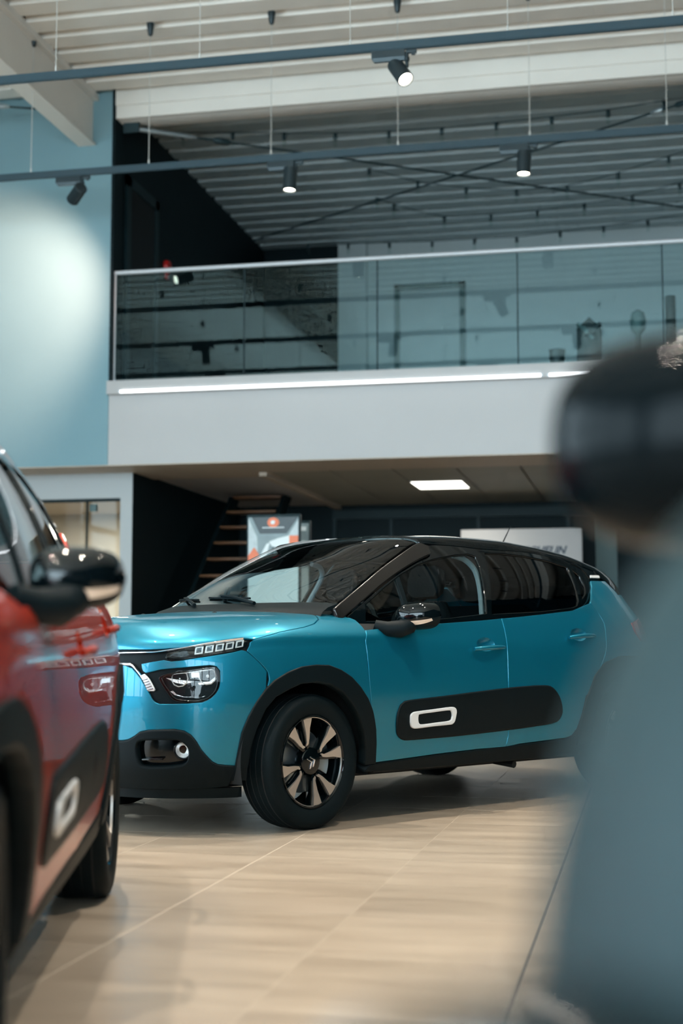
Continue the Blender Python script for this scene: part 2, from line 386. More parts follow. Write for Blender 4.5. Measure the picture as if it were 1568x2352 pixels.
def panel(name, outline, m, parent, surf=S_body, off=0., holes=(), sc=(1, .09), step=.02, depth=.014, bev=.0022, crown=0.):
    """a sheet piece cut from a body surface, with rounded edge and returned flange"""
    sc = np.array(sc, float)
    rings = []
    for k, o in enumerate([outline] + list(holes)):
        p = dense([np.array(q) * sc for q in o], step)
        if (area2(p) > 0) != (k == 0): p = p[::-1]
        t = np.roll(p, -1, 0) - np.roll(p, 1, 0); t /= np.hypot(t[:, 0], t[:, 1])[:, None] + 1e-12
        inn = p + np.stack([-t[:, 1], t[:, 0]], -1) * bev
        rings.append((p, inn))
    V2 = []; E2 = []; idx = []
    for p, inn in rings:
        k = len(V2); n = len(inn); V2 += inn.tolist(); E2 += [(k + i, k + (i + 1) % n) for i in range(n)]; idx.append((k, n))
    o0 = rings[0][1]; lo, hi = o0.min(0), o0.max(0)
    gx, gy = np.meshgrid(np.arange(lo[0] + step / 2, hi[0], step), np.arange(lo[1] + step / 2, hi[1], step))
    G = np.stack([gx.ravel(), gy.ravel()], -1)
    G = G[inpoly(G, o0)]
    allb = np.concatenate([r[1] for r in rings])
    if len(G):
        for p, inn in rings[1:]: G = G[~inpoly(G, inn)] if len(G) else G
        if len(G):
            keep = np.ones(len(G), bool)
            for i in range(0, len(G), 400):
                d = ((G[i:i + 400, None] - allb[None]) ** 2).sum(-1).min(1); keep[i:i + 400] = d > (.45 * step) ** 2
            G = G[keep]
    V2 += G.tolist()
    v, e, f, ov, oe, of = delaunay_2d_cdt([Vector(q) for q in V2], E2, [], 0, 1e-7)
    Q = np.array([tuple(q) for q in v]); mp = {}
    for i, l in enumerate(ov):
        for k in l: mp[k] = i
    T = np.array([list(q) for q in f]); cen = Q[T].mean(1)
    ok = inpoly(cen, o0)
    for p, inn in rings[1:]: ok &= ~inpoly(cen, inn)
    T = T[ok]
    def ev(P2):
        pp = P2 / sc; e = 4e-3
        P = surf(pp); a = surf(pp + [e, 0]) - surf(pp - [e, 0]); b = surf(pp + [0, e / sc[1] * .5]) - surf(pp - [0, e / sc[1] * .5])
        N = np.cross(a, b); N /= np.linalg.norm(N, axis=1)[:, None] + 1e-12
        N *= np.sign(((P - CEN) * N).sum(1))[:, None]
        if surf is S_body:                                       # smooth over the centre line
            s = np.clip(10 - pp[:, 1], 0, 1); N[:, 1] *= s; N /= np.linalg.norm(N, axis=1)[:, None]
        return P, N
    P, N = ev(Q)
    cr = 0
    if crown:
        d = np.array([np.sqrt(((q - allb) ** 2).sum(1).min()) for q in Q]); cr = (crown * (1 - np.exp(-d / .012)))[:, None]
    V = (P + N * (off + cr)).tolist(); NN = N.tolist()
    # winding
    a, b, c = P[T[:, 0]], P[T[:, 1]], P[T[:, 2]]
    fl = (np.cross(b - a, c - a) * N[T[:, 0]]).sum(1) < 0
    T[fl] = T[fl][:, ::-1]; F = T.tolist()
    for (p, inn), (k, n) in zip(rings, idx):
        Po, No = ev(p); Pi, _ = ev(inn); d = Po - Pi; d /= np.linalg.norm(d, axis=1)[:, None] + 1e-12
        nr = No + 1.3 * d; nr /= np.linalg.norm(nr, axis=1)[:, None]
        k1 = len(V); V += (Po + No * (off - bev)).tolist(); NN += nr.tolist()
        k2 = len(V); V += (Po + No * (off - depth)).tolist(); NN += d.tolist()
        for i in range(n):
            j = (i + 1) % n; A, B = mp[k + i], mp[k + j]
            q1 = (A, k1 + i, k1 + j, B); q2 = (k1 + i, k2 + i, k2 + j, k1 + j)
            va, vb, vc = np.array(V[q1[0]]), np.array(V[q1[1]]), np.array(V[q1[2]])
            if (np.cross(vb - va, vc - va) @ nr[i]) < 0: q1 = q1[::-1]; q2 = q2[::-1]
            F += [q1, q2]
    return mk(name, V, F, m, parent, True, NN)
def mirrored(o):
    c = copy_tree(o, o.parent); c.scale = (1, -1, 1); return c
def sheet(surf, A, B, na, nb, name, m, parent, off=0.):
    """plain grid over a surface"""
    a, b = np.meshgrid(np.linspace(*A, na), np.linspace(*B, nb), indexing='ij'); p = np.stack([a.ravel(), b.ravel()], -1)
    P = surf(p); e = 1e-3
    N = np.cross(surf(p + [e, 0]) - surf(p - [e, 0]), surf(p + [0, e]) - surf(p - [0, e])); N /= np.linalg.norm(N, axis=1)[:, None] + 1e-12
    N *= np.sign(((P - CEN) * N).sum(1))[:, None]
    P = P + N * off
    F = [(i * nb + j, (i + 1) * nb + j, (i + 1) * nb + j + 1, i * nb + j + 1) for i in range(na - 1) for j in range(nb - 1)]
    V = P[np.array(F[0])]
    if np.cross(V[1] - V[0], V[2] - V[0]) @ N[F[0][0]] < 0: F = [f[::-1] for f in F]
    return mk(name, P, F, m, parent, True, N)
def on_body(u, t, off=0.):
    P = S_body(np.array([[u, t]]))[0]; e = 1e-3
    a = S_body(np.array([[u + e, t]]))[0] - S_body(np.array([[u - e, t]]))[0]; b = S_body(np.array([[u, t + e]]))[0] - S_body(np.array([[u, t - e]]))[0]
    n = np.cross(a, b); n /= np.linalg.norm(n); n *= np.sign((P - CEN) @ n)
    return Vector(P + n * off), Vector(n)
def ribbon(name, pts, wz, off, thick, m, parent):
    """a raised strip along a path of (u, t) with half height wz (m)"""
    rows = []
    for u, t in pts:
        p, n = on_body(u, t, off); up = (Vector((0, 0, 1)) - n * n.z).normalized()
        rows.append([p + up * wz - n * thick, p + up * wz * .8, p + up * wz * .25 + n * thick * .35, p - up * wz * .25 + n * thick * .35, p - up * wz * .8, p - up * wz - n * thick])
    return MB().grid(rows).build(name, m, parent, smooth=True, auto=50)

# outlines read from the car, in (u, t) on the body or (x, z) in side view
HOOD_EDGE = [(0, 5.42), (.2, 5.40), (.394, 5.37), (.541, 5.31), (.613, 5.33), (.702, 5.45), (.805, 5.74), (.91, 5.93), (.985, 5.98), (1.03, 5.80)]
HOOD_LINE = [(1.046, 5.71), (1.184, 6.04), (1.357, 6.33), (1.439, 6.53), (1.50, 6.82), (1.53, 7.2), (1.535, 7.6)]
CLAD_TOP = [(0, 1.62), (.25, 1.60), (.40, 1.60), (.432, 1.63), (.466, 1.72), (.495, 1.83), (.54, 1.88), (.605, 1.90), (.667, 1.91), (.708, 1.86), (.739, 1.76), (.765, 1.60), (.787, 1.42), (.815, 1.26), (.843, 1.11), (.87, 1.03), (.902, 1.0), (.955, .97)]
ARCH_O = [(.412, .25), (.410, .315), (.408, .375), (.398, .465), (.374, .532), (.338, .60), (.289, .663), (.241, .703), (.169, .739), (.087, .764), (.003, .772), (-.078, .769), (-.153, .747), (-.224, .71), (-.282, .661), (-.331, .607), (-.37, .543), (-.40, .454), (-.412, .385), (-.424, .286)]
ARCH_I = [(.335, .25), (.350, .304), (.349, .395), (.328, .481), (.288, .571), (.237, .625), (.172, .656), (.098, .683), (-.004, .688), (-.085, .675), (-.155, .64), (-.216, .591), (-.268, .527), (-.311, .448), (-.336, .364), (-.346, .281)]
WB = -2.54
RARCH_O = [(WB + .515, .30), (WB + .50, .388), (WB + .489, .461), (WB + .473, .522), (WB + .45, .575), (WB + .38, .69), (WB + .27, .765), (WB + .12, .80), (WB - .05, .80), (WB - .2, .765), (WB - .31, .69), (WB - .38, .58), (WB - .41, .46), (WB - .42, .34)]
RARCH_I = [(WB + .385, .30), (WB + .382, .40), (WB + .355, .50), (WB + .30, .59), (WB + .21, .66), (WB + .10, .695), (WB - .02, .70), (WB - .14, .68), (WB - .24, .62), (WB - .32, .53), (WB - .355, .43), (WB - .36, .33)]
FD_GAP = [(1.733, 6.12), (1.711, 5.4), (1.717, 4.12), (1.722, 3.27), (1.735, 2.5), (1.76, 1.6), (1.79, .72)]
B_GAP = [(2.785, .98), (2.795, 1.35), (2.772, 2.6), (2.770, 3.3), (2.782, 5.11), (2.789, 6.11), (2.788, 7.10)]
RD_GAP = [(3.46, 2.55), (3.53, 3.15), (3.60, 3.75), (3.645, 4.25), (3.668, 4.75), (3.700, 5.9), (3.727, 6.71), (3.712, 7.45), (3.645, 8.12)]
RD_LOW = [(3.304, 1.16), (3.354, 1.23), (3.395, 1.43), (3.425, 1.80), (3.442, 2.16)]
AIR = [(1.922, 1.68), (1.918, 2.07), (1.934, 2.41), (1.955, 2.53), (2.0, 2.62), (2.254, 2.73), (2.5, 2.85), (2.743, 2.96), (2.9, 3.01), (3.066, 3.03), (3.142, 2.93), (3.205, 2.56), (3.24, 2.05), (3.226, 1.75), (3.16, 1.62), (2.95, 1.55), (2.779, 1.51), (2.408, 1.44), (2.2, 1.42), (2.022, 1.41), (1.971, 1.43), (1.938, 1.53)]
LENS = [(.602, 3.61), (.645, 3.74), (.726, 3.86), (.812, 3.98), (.840, 3.98), (.854, 3.79), (.855, 3.49), (.847, 3.21), (.824, 2.98), (.789, 2.83), (.724, 2.79), (.674, 2.83), (.648, 2.95), (.627, 3.18), (.607, 3.41)]
DRL = [(.618, 4.66), (.630, 4.97), (.702, 5.28), (.805, 5.58), (.91, 5.76), (.985, 5.80), (1.006, 5.72), (1.010, 5.49), (1.003, 5.22), (.983, 5.04), (.93, 4.91), (.852, 4.77), (.749, 4.59), (.688, 4.46), (.647, 4.41), (.624, 4.52)]
FOG = [(.477, 1.43), (.49, 1.59), (.542, 1.63), (.60, 1.64), (.669, 1.64), (.70, 1.59), (.727, 1.45), (.732, 1.26), (.722, 1.08), (.683, .99), (.605, .94), (.515, .96), (.489, 1.12)]
def gapx(pts, d): return [(u + d, t) for u, t in pts]
def symm(pts): return [(-u, t) for u, t in pts[::-1] if u > 1e-6] + list(pts)

def build_car():
    car = empty('hatchback_car')
    P = lambda *a, **k: panel(*a, **k)
    both = lambda o: (o, mirrored(o))
    g = .0022
    # ---- bonnet
    hb = HOOD_EDGE + gapx(HOOD_LINE, -g * 2)
    half = [(0, 10)] + hb + [(1.60, 8.3), (1.60, 9.2), (1.55, 10)]
    o = P('bonnet', half, 'teal', car, step=.017); both(o)
    # ---- front wing
    fe = gapx(HOOD_LINE, g) + [(1.60, 7.55), (1.69, 7.2), (1.73, 6.75)] + gapx(FD_GAP[:5], -g)
    fe += SD([(x * .97, .316 + (z - .316) * .965) for x, z in ARCH_O[::-1][3:-6]])
    fe += [(1.108, 3.50), (1.100 + g, 3.78), (1.05, 4.33), (.998 + g * 2, 4.9), (1.018, 5.2), (1.022, 5.5)]
    both(P('front_wing', fe, 'teal', car, step=.018))
    # ---- bumper (painted)
    lowhead = [(.868, 3.88), (.866, 3.49), (.852, 3.14), (.824, 2.89), (.784, 2.74), (.714, 2.70), (.643, 2.68), (.586, 2.68), (.564, 2.74), (.549, 2.86), (.527, 3.17), (.493, 3.54), (.446, 3.98), (.404, 4.12), (0, 4.10)]
    nose = [(1.095, 3.80), (1.045, 4.34), (.995, 4.90), (.975, 4.97), (.93, 4.85), (.852, 4.71), (.749, 4.53), (.688, 4.40), (.647, 4.35), (.612, 4.45), (.55, 4.33), (.498, 4.21), (.500, 4.0), (.506, 3.85), (.52, 3.78), (.598, 3.94), (.697, 4.03), (.823, 4.14), (.853, 4.08)]
    arch = SD([(x * .985, z) for x, z in ARCH_O[1:7]])
    o = P('front_bumper', CLAD_TOP + arch + nose + lowhead, 'teal', car, step=.016, depth=.02); both(o)
    # ---- recessed grille panel
    back = [(0, 2.6), (.5, 2.6), (.60, 2.58), (.72, 2.6), (.80, 2.66), (.87, 2.9), (.89, 3.4), (.885, 4.0), (.86, 4.3), (.70, 4.45), (.66, 4.8), (.72, 5.35), (.613, 5.36), (.541, 5.33), (.394, 5.38), (0, 5.42)]
    o = P('grille_panel', symm(back[1:-1])[:], 'plastic', car, off=-.012, step=.02, holes=[])
    # ---- chrome bar and chevrons
    bar = crv([(0, 5.12), (.2, 5.06), (.397, 5.04), (.541, 5.05), (.607, 5.12), (.702, 5.34), (.805, 5.62), (.91, 5.80), (.99, 5.845)], 4, False)
    both(ribbon('chrome_bar', bar, .0052, .004, .012, 'chrome', car))
    chev = crv([(0, 4.42), (.2, 4.30), (.404, 4.20), (.443, 4.16), (.479, 3.84), (.502, 3.60)], 4, False)
    both(ribbon('chrome_chevron', chev, .008, .002, .012, 'chrome', car))
    c2 = P('chevron_lamp', [(.493, 3.66), (.515, 3.74), (.537, 3.56), (.566, 3.17), (.560, 3.12), (.531, 3.12), (.512, 3.42)], 'lamp_led', car, off=.006, step=.01)
    for k in range(5):
        f = k / 4; a = np.array([.512, 3.50]) * (1 - f) + np.array([.538, 3.16]) * f
        ribbon('lamp_rib', [(a[0] - .008, a[1] - .02), (a[0] + .022, a[1] + .05)], .0014, .008, .003, 'dark', c2)
    both(c2)
    # ---- upper lamp
    up = empty('daytime_lamp', parent=car)
    P('housing', DRL, 'gloss', up, off=-.006, step=.012, depth=.03)
    P('inner_lamp', [(.640, 4.75), (.66, 4.98), (.72, 5.16), (.735, 4.78), (.69, 4.62)], 'lamp_bowl', up, off=-.003, step=.012)
    for k in range(5):
        u0 = .755 + .048 * k; u1 = u0 + .038; tb = 4.80 + (u0 - .755) * 1.75; tt = tb + .56
        fr = [(u0, tb), (u1, tb + .06), (u1 + .008, tt + .08), (u0 + .008, tt)]; cx = np.mean(fr, 0)
        inn = [tuple(cx + (np.array(q) - cx) * [.62, .68]) for q in fr]
        P('light_guide', fr, 'lamp_led', up, off=-.001, holes=[inn], step=.012, bev=.0008, depth=.006)
        P('light_cell', inn, 'lamp_bowl', up, off=-.004, step=.012, bev=.0008, depth=.004)
    P('lens_cover', DRL, 'lens', up, off=.003, step=.012, depth=.004)
    both(up)
    # ---- main headlamp
    hl = empty('headlight', parent=car)
    cx = np.mean(LENS, 0); grow = lambda f: [tuple(cx + (np.array(q) - cx) * f) for q in LENS]
    P('bezel', crv(grow(1.10), 3), 'gloss', hl, off=.002, holes=[crv(grow(.97), 3)], step=.012, depth=.05)
    P('bowl', crv(grow(.98), 3), 'lamp_bowl', hl, off=-.05, step=.012)
    def lampcup(u, t, r, h, name, mm='lamp_in', seg=11):
        p, n = on_body(u, t, -.045); q = (n + Vector((.15, .1, .1))).normalized().to_track_quat('Z', 'Y').to_matrix().to_4x4(); q.translation = p
        MB().lathe([(r * .22, .0), (r * .5, h * .18), (r * .80, h * .5), (r, h), (r * 1.10, h * .9), (r * 1.06, 0)], seg, q, cap=False).build(name, mm, hl)
        MB().lathe([(r * .34, 0), (r * .34, h * .5), (r * .22, h * .85), (.001, h * .95)], 16, q, cap=False).build('bulb_lens', 'lamp_led' if mm == 'lamp_in' else 'gloss', hl, smooth=True)
    lampcup(.682, 3.56, .036, .036, 'reflector'); lampcup(.812, 3.66, .038, .038, 'reflector'); lampcup(.745, 3.06, .036, .03, 'projector', 'gloss', 24)
    for pts, dp in (([(.615, 3.60), (.66, 3.42), (.70, 3.36), (.745, 3.46), (.715, 3.50), (.66, 3.55)], -.010), ([(.622, 3.44), (.655, 3.36), (.70, 3.30), (.65, 3.22), (.632, 3.28)], -.014),
                    ([(.765, 3.42), (.82, 3.48), (.848, 3.66), (.852, 3.56), (.83, 3.40), (.77, 3.34)], -.010), ([(.79, 3.38), (.835, 3.42), (.842, 3.30), (.80, 3.16)], -.016),
                    ([(.65, 3.74), (.72, 3.83), (.80, 3.93), (.835, 3.94), (.80, 3.89), (.72, 3.79)], -.006), ([(.785, 3.05), (.80, 3.30), (.838, 3.34), (.826, 3.10)], -.022),
                    ([(.635, 3.12), (.655, 2.98), (.70, 2.90), (.78, 2.90), (.80, 2.96), (.78, 2.935), (.70, 2.945), (.665, 3.03), (.648, 3.16)], -.012)):
        P('reflector_blade', pts, 'lamp_in', hl, off=dp, step=.01, depth=.014, bev=.0015)
    P('lamp_block', [(.735, 3.60), (.735, 3.82), (.772, 3.84), (.772, 3.62)], 'lamp_led', hl, off=-.010, step=.01, depth=.02)
    P('lens_cover', crv(grow(1.0), 3), 'lens', hl, off=.006, step=.012, depth=.006, crown=.006)
    both(hl)
    # ---- lower cladding with lamp recess
    low = [(0, .08), (.25, .08), (.452, .08), (.68, .08), (.85, .06)]
    archlow = [(.945, .10)]
    o = P('lower_cladding', low + [archlow[0], (.958, .9)] + CLAD_TOP[::-1], 'plastic', car, off=.007, holes=[crv(FOG, 3)], step=.016, depth=.04, bev=.005); both(o)
    o = P('fog_recess', crv([tuple(np.array([.606, 1.3]) + (np.array(q) - [.606, 1.3]) * 1.05) for q in FOG], 2), 'gloss', car, off=-.035, step=.02); both(o)
    fl = empty('fog_lamp', parent=car)
    p, n = on_body(.704, 1.39, -.022); n = (n + Vector((.25, -.1, 0))).normalized(); q = n.to_track_quat('Z', 'Y').to_matrix().to_4x4(); q.translation = p
    MB().lathe([(.044, -.02), (.044, .008), (.040, .012), (.036, .008), (.034, 0)], 32, q, cap=False).build('ring', 'gloss', fl, smooth=True, auto=40)
    MB().lathe([(.002, -.018), (.018, -.014), (.030, -.002), (.035, .006)], 28, q, cap=False).build('reflector', 'lamp_in', fl, smooth=True)
    MB().lathe([(.036, .006), (.030, .011), (.015, .015), (.001, .016)], 28, q, cap=False).build('lens_cover', 'lens', fl, smooth=True)
    both(fl)
    bl = MB()  # added gloss ledge, standing in for a reflection in the lamp recess
    for (a, b) in (((.50, 1.10), (.61, 1.13)),):
        pa, na = on_body(*a, -.012); pb, nb = on_body(*b, -.012)
        bl.add([pa, pb, pb + Vector((0, 0, .010)), pa + Vector((0, 0, .010)), pa - na * .02, pb - nb * .02, pb - nb * .02 + Vector((0, 0, .012)), pa - na * .02 + Vector((0, 0, .012))], [(0, 1, 2, 3), (7, 6, 5, 4), (0, 4, 5, 1), (3, 2, 6, 7), (0, 3, 7, 4), (1, 5, 6, 2)])
    both(bl.build('reflection_ledge', 'gloss', car, bevel=.002))
    sp = MB()
    rows = []
    for u in np.linspace(-1.0, 1.0, 41):
        q = S_body(np.array([[u, 0.]]))[0]; k = .97
        rows.append([(q[0] * 1 - .004, q[1], .212), (q[0] - .012, q[1] * k, .165), (q[0] - .06, q[1] * .93, .162), (q[0] - .06, q[1] * .93, .21)])
    sp.grid(rows).build('air_dam', 'plastic', car, smooth=True, auto=50)
    # ---- doors
    cup1 = SD(circ(-1.235, .868, .072, .036, 22)); cup2 = SD(circ(-2.055, .925, .072, .036, 22))
    fd = gapx(FD_GAP, g) + [(1.812, .70), (2.233, .89), (2.55, .97)] + gapx(B_GAP, -g) + [(2.55, 6.88), (2.316, 6.66), (2.05, 6.40), (1.821, 6.20)]
    rd = gapx(B_GAP[::-1], g) + [(2.9, 1.06), (3.1, 1.11)] + RD_LOW + gapx(RD_GAP, -g) + [(3.578, 7.97), (3.435, 7.55), (3.14, 7.32)]
    for nm, pts, cup, hx, hz in (('front_door', fd, cup1, (-1.12, -1.368), (.842, .851)), ('rear_door', rd, cup2, (-1.942, -2.186), (.904, .915))):
        d = P(nm, pts, 'teal', car, holes=[cup], step=.02)
        cx_, cz_ = (-1.235, .868) if nm == 'front_door' else (-2.055, .925)
        rows = []
        for f in (1.0, .92, .75, .5, .25, .02):
            row = []
            for k in range(23):
                a = 2 * math.pi * k / 22; u, t = ut(cx_ + .072 * f * math.cos(a), cz_ + .036 * f * math.sin(a)); row.append(on_body(u, t, -.003 - .026 * (1 - f ** 2.2))[0])
            rows.append(row)
        MB().grid(rows).build('handle_recess', 'teal', d, smooth=True)
        path = []; rad = []
        for k in range(13):
            f = k / 12; u, t = ut(hx[0] + (hx[1] - hx[0]) * f, hz[0] + (hz[1] - hz[0]) * f)
            path.append(on_body(u, t, .002 + .030 * math.sin(math.pi * min(max(f * .92 + .06, 0), 1)) ** .45)[0]); rad.append(.013 * (.55 + .45 * math.sin(math.pi * (f * .9 + .05)) ** .5))
        MB().tube(path, rad, 14).build('door_handle', 'teal', d, smooth=True, auto=60)
        f = MB(); p, n = on_body(*ut(hx[1] + .022, hz[1] - .001), .019); q = n.to_track_quat('Z', 'Y').to_matrix().to_4x4(); q.translation = p
        f.lathe([(.006, -.004), (.006, .002), (.004, .003)], 14, q).build('key_cap', 'gloss', d, smooth=True, auto=40)
        both(d)
    # ---- air bump strip
    ab = P('air_bump', crv(AIR, 3), 'bump', car, off=.012, step=.02, depth=.02, bev=.006)
    for x0, z0, x1, z1 in ((-1.395, .455, -1.03, .575), (-1.80, .475, -1.43, .592)):
        sk = .035; pts = [(x, z + (-.62 - x) * .028) for x, z in rrect(x0, z0 - .03, x1, z1 - .03, .035)]
        P('raised_pad', SD(pts), 'bump', ab, off=.013, step=.018, depth=.006, bev=.005, crown=.008)
    insO = crv([(2.003, 1.94), (2.003, 2.10), (2.02, 2.19), (2.055, 2.22), (2.18, 2.27), (2.297, 2.32), (2.331, 2.28), (2.343, 2.16), (2.341, 2.03), (2.335, 1.86), (2.32, 1.78), (2.294, 1.76), (2.17, 1.74), (2.051, 1.71), (2.018, 1.74), (2.006, 1.82)], 3)
    insI = crv([(2.058, 1.96), (2.058, 2.07), (2.069, 2.12), (2.17, 2.165), (2.273, 2.205), (2.300, 2.18), (2.310, 2.06), (2.309, 1.95), (2.294, 1.87), (2.20, 1.84), (2.10, 1.81), (2.068, 1.84)], 3)
    P('white_insert', insO, 'white_trim', ab, off=.022, holes=[insI], step=.012, depth=.012, bev=.003)
    P('insert_pad', insI, 'bump', ab, off=.014, step=.014, depth=.01)
    both(ab)
    # ---- sill and arch trims
    sl = SD([(-.36, .245), (-.395, .28)]) + [(1.812, .655), (2.233, .855), (2.743, 1.0), (3.304, 1.12), (3.354, 1.19), (3.38, 1.25)] + SD([(-2.07, .36), (-2.10, .26)]) + [(3.2, .0), (2.6, 0.), (2.0, 0.)]
    both(P('sill_trim', sl, 'plastic', car, off=.004, step=.02, depth=.08, bev=.006))
    both(P('wheel_arch_trim', SD(ARCH_O) + SD(ARCH_I[::-1]), 'plastic', car, off=.012, step=.016, depth=.05, bev=.005))
    both(P('wheel_arch_trim', SD(RARCH_O) + SD(RARCH_I[::-1]), 'plastic', car, off=.012, step=.016, depth=.05, bev=.005))
    # ---- rear: quarter, tailgate, bumper
    qp = gapx(RD_GAP[::-1], g) + SD([(x + .02, z - .01) for x, z in RARCH_O[5:12]]) + [(4.24, 1.9), (4.24, 3.0), (4.24, 4.0), (4.27, 6.0), (4.31, 7.6), (4.29, 8.4), (4.24, 9.0), (4.16, 9.6), (3.968, 9.58), (3.925, 9.25), (3.83, 8.8), (3.735, 8.42)]
    both(P('quarter_panel', qp, 'teal', car, step=.02))
    UE = UEND
    both(P('rear_bumper', [(4.245, .3), (4.245, 1.9), (4.245, 3.55), (UE, 3.55), (UE, .1), (4.6, .1)], 'teal', car, step=.03))
    both(P('tailgate', [(4.246, 3.6), (4.276, 6.0), (4.316, 7.6), (4.296, 8.4), (4.25, 8.9), (UE, 8.9), (UE, 3.6)], 'teal', car, step=.03))
    both(P('tail_lamp', [(4.08, 5.3), (4.05, 6.0), (4.07, 6.7), (4.3, 7.1), (4.62, 6.9), (4.66, 6.2), (4.6, 5.5), (4.3, 5.1)], 'tail', car, off=.008, step=.02, bev=.006))
    rows = []
    for v in np.linspace(-1, 1, 31):
        top = S_roof(np.array([[1., v]]))[0]
        uu = UE - (UE - 4.24) * abs(v) ** 1.0; bt = S_body(np.array([[uu, 8.8]]))[0]; bt[1] = abs(bt[1]) * (1 if v > 0 else -1)
        if v == 0: bt[1] = 0
        rows.append([tuple(top * (1 - f) + bt * f + np.array([-.03 * math.sin(math.pi * f), 0, .015 * math.sin(math.pi * f)])) for f in np.linspace(0, 1, 12)])
    MB().grid(rows).build('rear_window', 'gloss', car, smooth=True)
    # ---- greenhouse
    wsE = [(-.255, 1.045), (-.303, 1.073), (-.441, 1.154), (-.593, 1.239), (-.756, 1.318), (-.939, 1.397), (-1.011, 1.414)]
    inner = [(-1.045, 1.352), (-.903, 1.308), (-.753, 1.248), (-.596, 1.172), (-.45, 1.088), (-.336, 1.018), (-.29, .985)]
    both(P('front_pillar', crv(wsE, 4, False) + [(-1.06, 1.40)] + crv(inner, 4, False) + [(-.265, 1.0)], 'pillar', car, surf=S_glass, off=.006, sc=(1, 1), step=.018, depth=.03, bev=.006))
    top = [(-1.05, 1.400), (-1.25, 1.410), (-1.5, 1.403), (-1.88, 1.404), (-2.12, 1.386), (-2.3, 1.353), (-2.393, 1.322), (-2.432, 1.28), (-2.439, 1.216), (-2.381, 1.152), (-2.277, 1.094), (-2.119, 1.056), (-1.798, 1.028), (-1.431, 1.003), (-.959, .969), (-.7, .953), (-.44, .940), (-.36, .940), (-.318, .955), (-.29, .98), (-.336, 1.010), (-.45, 1.080), (-.596, 1.164), (-.753, 1.240), (-.903, 1.300), (-1.03, 1.342)]
    fg = [(-.437, .985), (-.457, 1.065), (-.606, 1.155), (-.742, 1.226), (-.896, 1.286), (-1.033, 1.322), (-1.235, 1.355), (-1.36, 1.368), (-1.415, 1.358), (-1.409, 1.30), (-1.35, 1.133), (-1.318, 1.035), (-.965, 1.003), (-.618, .985)]
    rg = [(-1.51, 1.380), (-1.665, 1.384), (-1.863, 1.379), (-2.098, 1.357), (-2.255, 1.328), (-2.243, 1.221), (-2.215, 1.125), (-2.18, 1.095), (-2.126, 1.083), (-1.804, 1.055), (-1.503, 1.040), (-1.36, 1.033)]
    qg = [(-2.30, 1.318), (-2.345, 1.281), (-2.352, 1.214), (-2.318, 1.168), (-2.262, 1.135), (-2.285, 1.22)]
    wf = P('window_frame', crv(top, 3), 'gloss', car, surf=S_glass, off=.002, holes=[fg, rg, qg], sc=(1, 1), step=.02, depth=.02, bev=.004)
    both(wf)
    both(P('front_window', fg, 'win', car, surf=S_glass, off=-.008, sc=(1, 1), step=.05, depth=.004, bev=.0005))
    both(P('rear_door_window', rg, 'priv', car, surf=S_glass, off=-.008, sc=(1, 1), step=.05, depth=.004, bev=.0005))
    both(P('quarter_window', qg, 'priv', car, surf=S_glass, off=-.008, sc=(1, 1), step=.05, depth=.004, bev=.0005))
    both(P('window_divider', [(-.735, .985), (-.705, .985), (-.705, 1.21), (-.735, 1.222)], 'plastic', car, surf=S_glass, off=-.002, sc=(1, 1), step=.03, depth=.02))
    rp = [(-2.443, 1.262), (-2.438, 1.285), (-2.400, 1.326), (-2.31, 1.358), (-2.40, 1.352), (-2.50, 1.335), (-2.575, 1.305), (-2.615, 1.262)]
    both(P('rear_pillar_trim', rp, 'gloss', car, surf=S_glass, off=.006, sc=(1, 1), step=.02, depth=.03))
    both(P('white_accent', [(-2.462, 1.283), (-2.585, 1.287), (-2.578, 1.270), (-2.448, 1.267)], 'white_trim', car, surf=S_glass, off=.010, sc=(1, 1), step=.02, depth=.006))
    P('roof', [(0, w) for w in np.linspace(-1, 1, 21)] + [(q, 1) for q in np.linspace(0, 1, 21)[1:]] + [(1, w) for w in np.linspace(1, -1, 21)[1:]] + [(q, -1) for q in np.linspace(1, 0, 21)[1:-1]], 'gloss', car, surf=S_roof, sc=(1.6, .62), step=.04, depth=.02)
    P('windscreen', [(-.10, v) for v in np.linspace(-.985, .985, 21)] + [(s, .985) for s in np.linspace(-.10, .99, 13)[1:]] + [(.99, v) for v in np.linspace(.985, -.985, 21)[1:]] + [(s, -.985) for s in np.linspace(.99, -.10, 13)[1:-1]], 'wind', car, surf=S_wind, off=.004, sc=(.8, .68), step=.04, depth=.006)
    bd = MB(); rows = []
    for v in np.linspace(-1, 1, 41):                              # scuttle between bonnet and windscreen
        a = S_wind(np.array([[-.02, v]]))[0]; b = S_wind(np.array([[-.12, v]]))[0]
        rows.append([tuple(a + [-.0, 0, .004]), tuple(b + [.01, 0, .012]), tuple(b + [.075 - .03 * v * v, 0, -.010]), tuple(b + [.12 - .05 * v * v, 0, -.05])])
    bd.grid(rows).build('scuttle_panel', 'plastic', car, smooth=True)
    # wipers
    for v0, v1, s1 in ((.42, -.28, .06), (-.25, -.88, .07)):
        a = S_wind(np.array([[-.08, v0]]))[0]; b = S_wind(np.array([[s1, v1]]))[0]; c = S_wind(np.array([[s1 * .3, (v0 + v1) / 2]]))[0]
        wp = MB().tube([tuple(a + [.02, 0, .02]), tuple(c + [.01, 0, .028]), tuple(b * .5 + c * .5 + [.0, 0, .026])], [.010, .008, .005], 8).build('wiper', 'plastic', car, smooth=True, auto=60)
        pts = [S_wind(np.array([[s1 * (.55 + .45 * f) - .005, v0 + (v1 - v0) * (.25 + .75 * f)]]))[0] + [0, 0, .012] for f in np.linspace(0, 1, 9)]
        MB().tube([tuple(p) for p in pts], .006, 6).build('wiper_blade', 'rubber', wp, smooth=True)
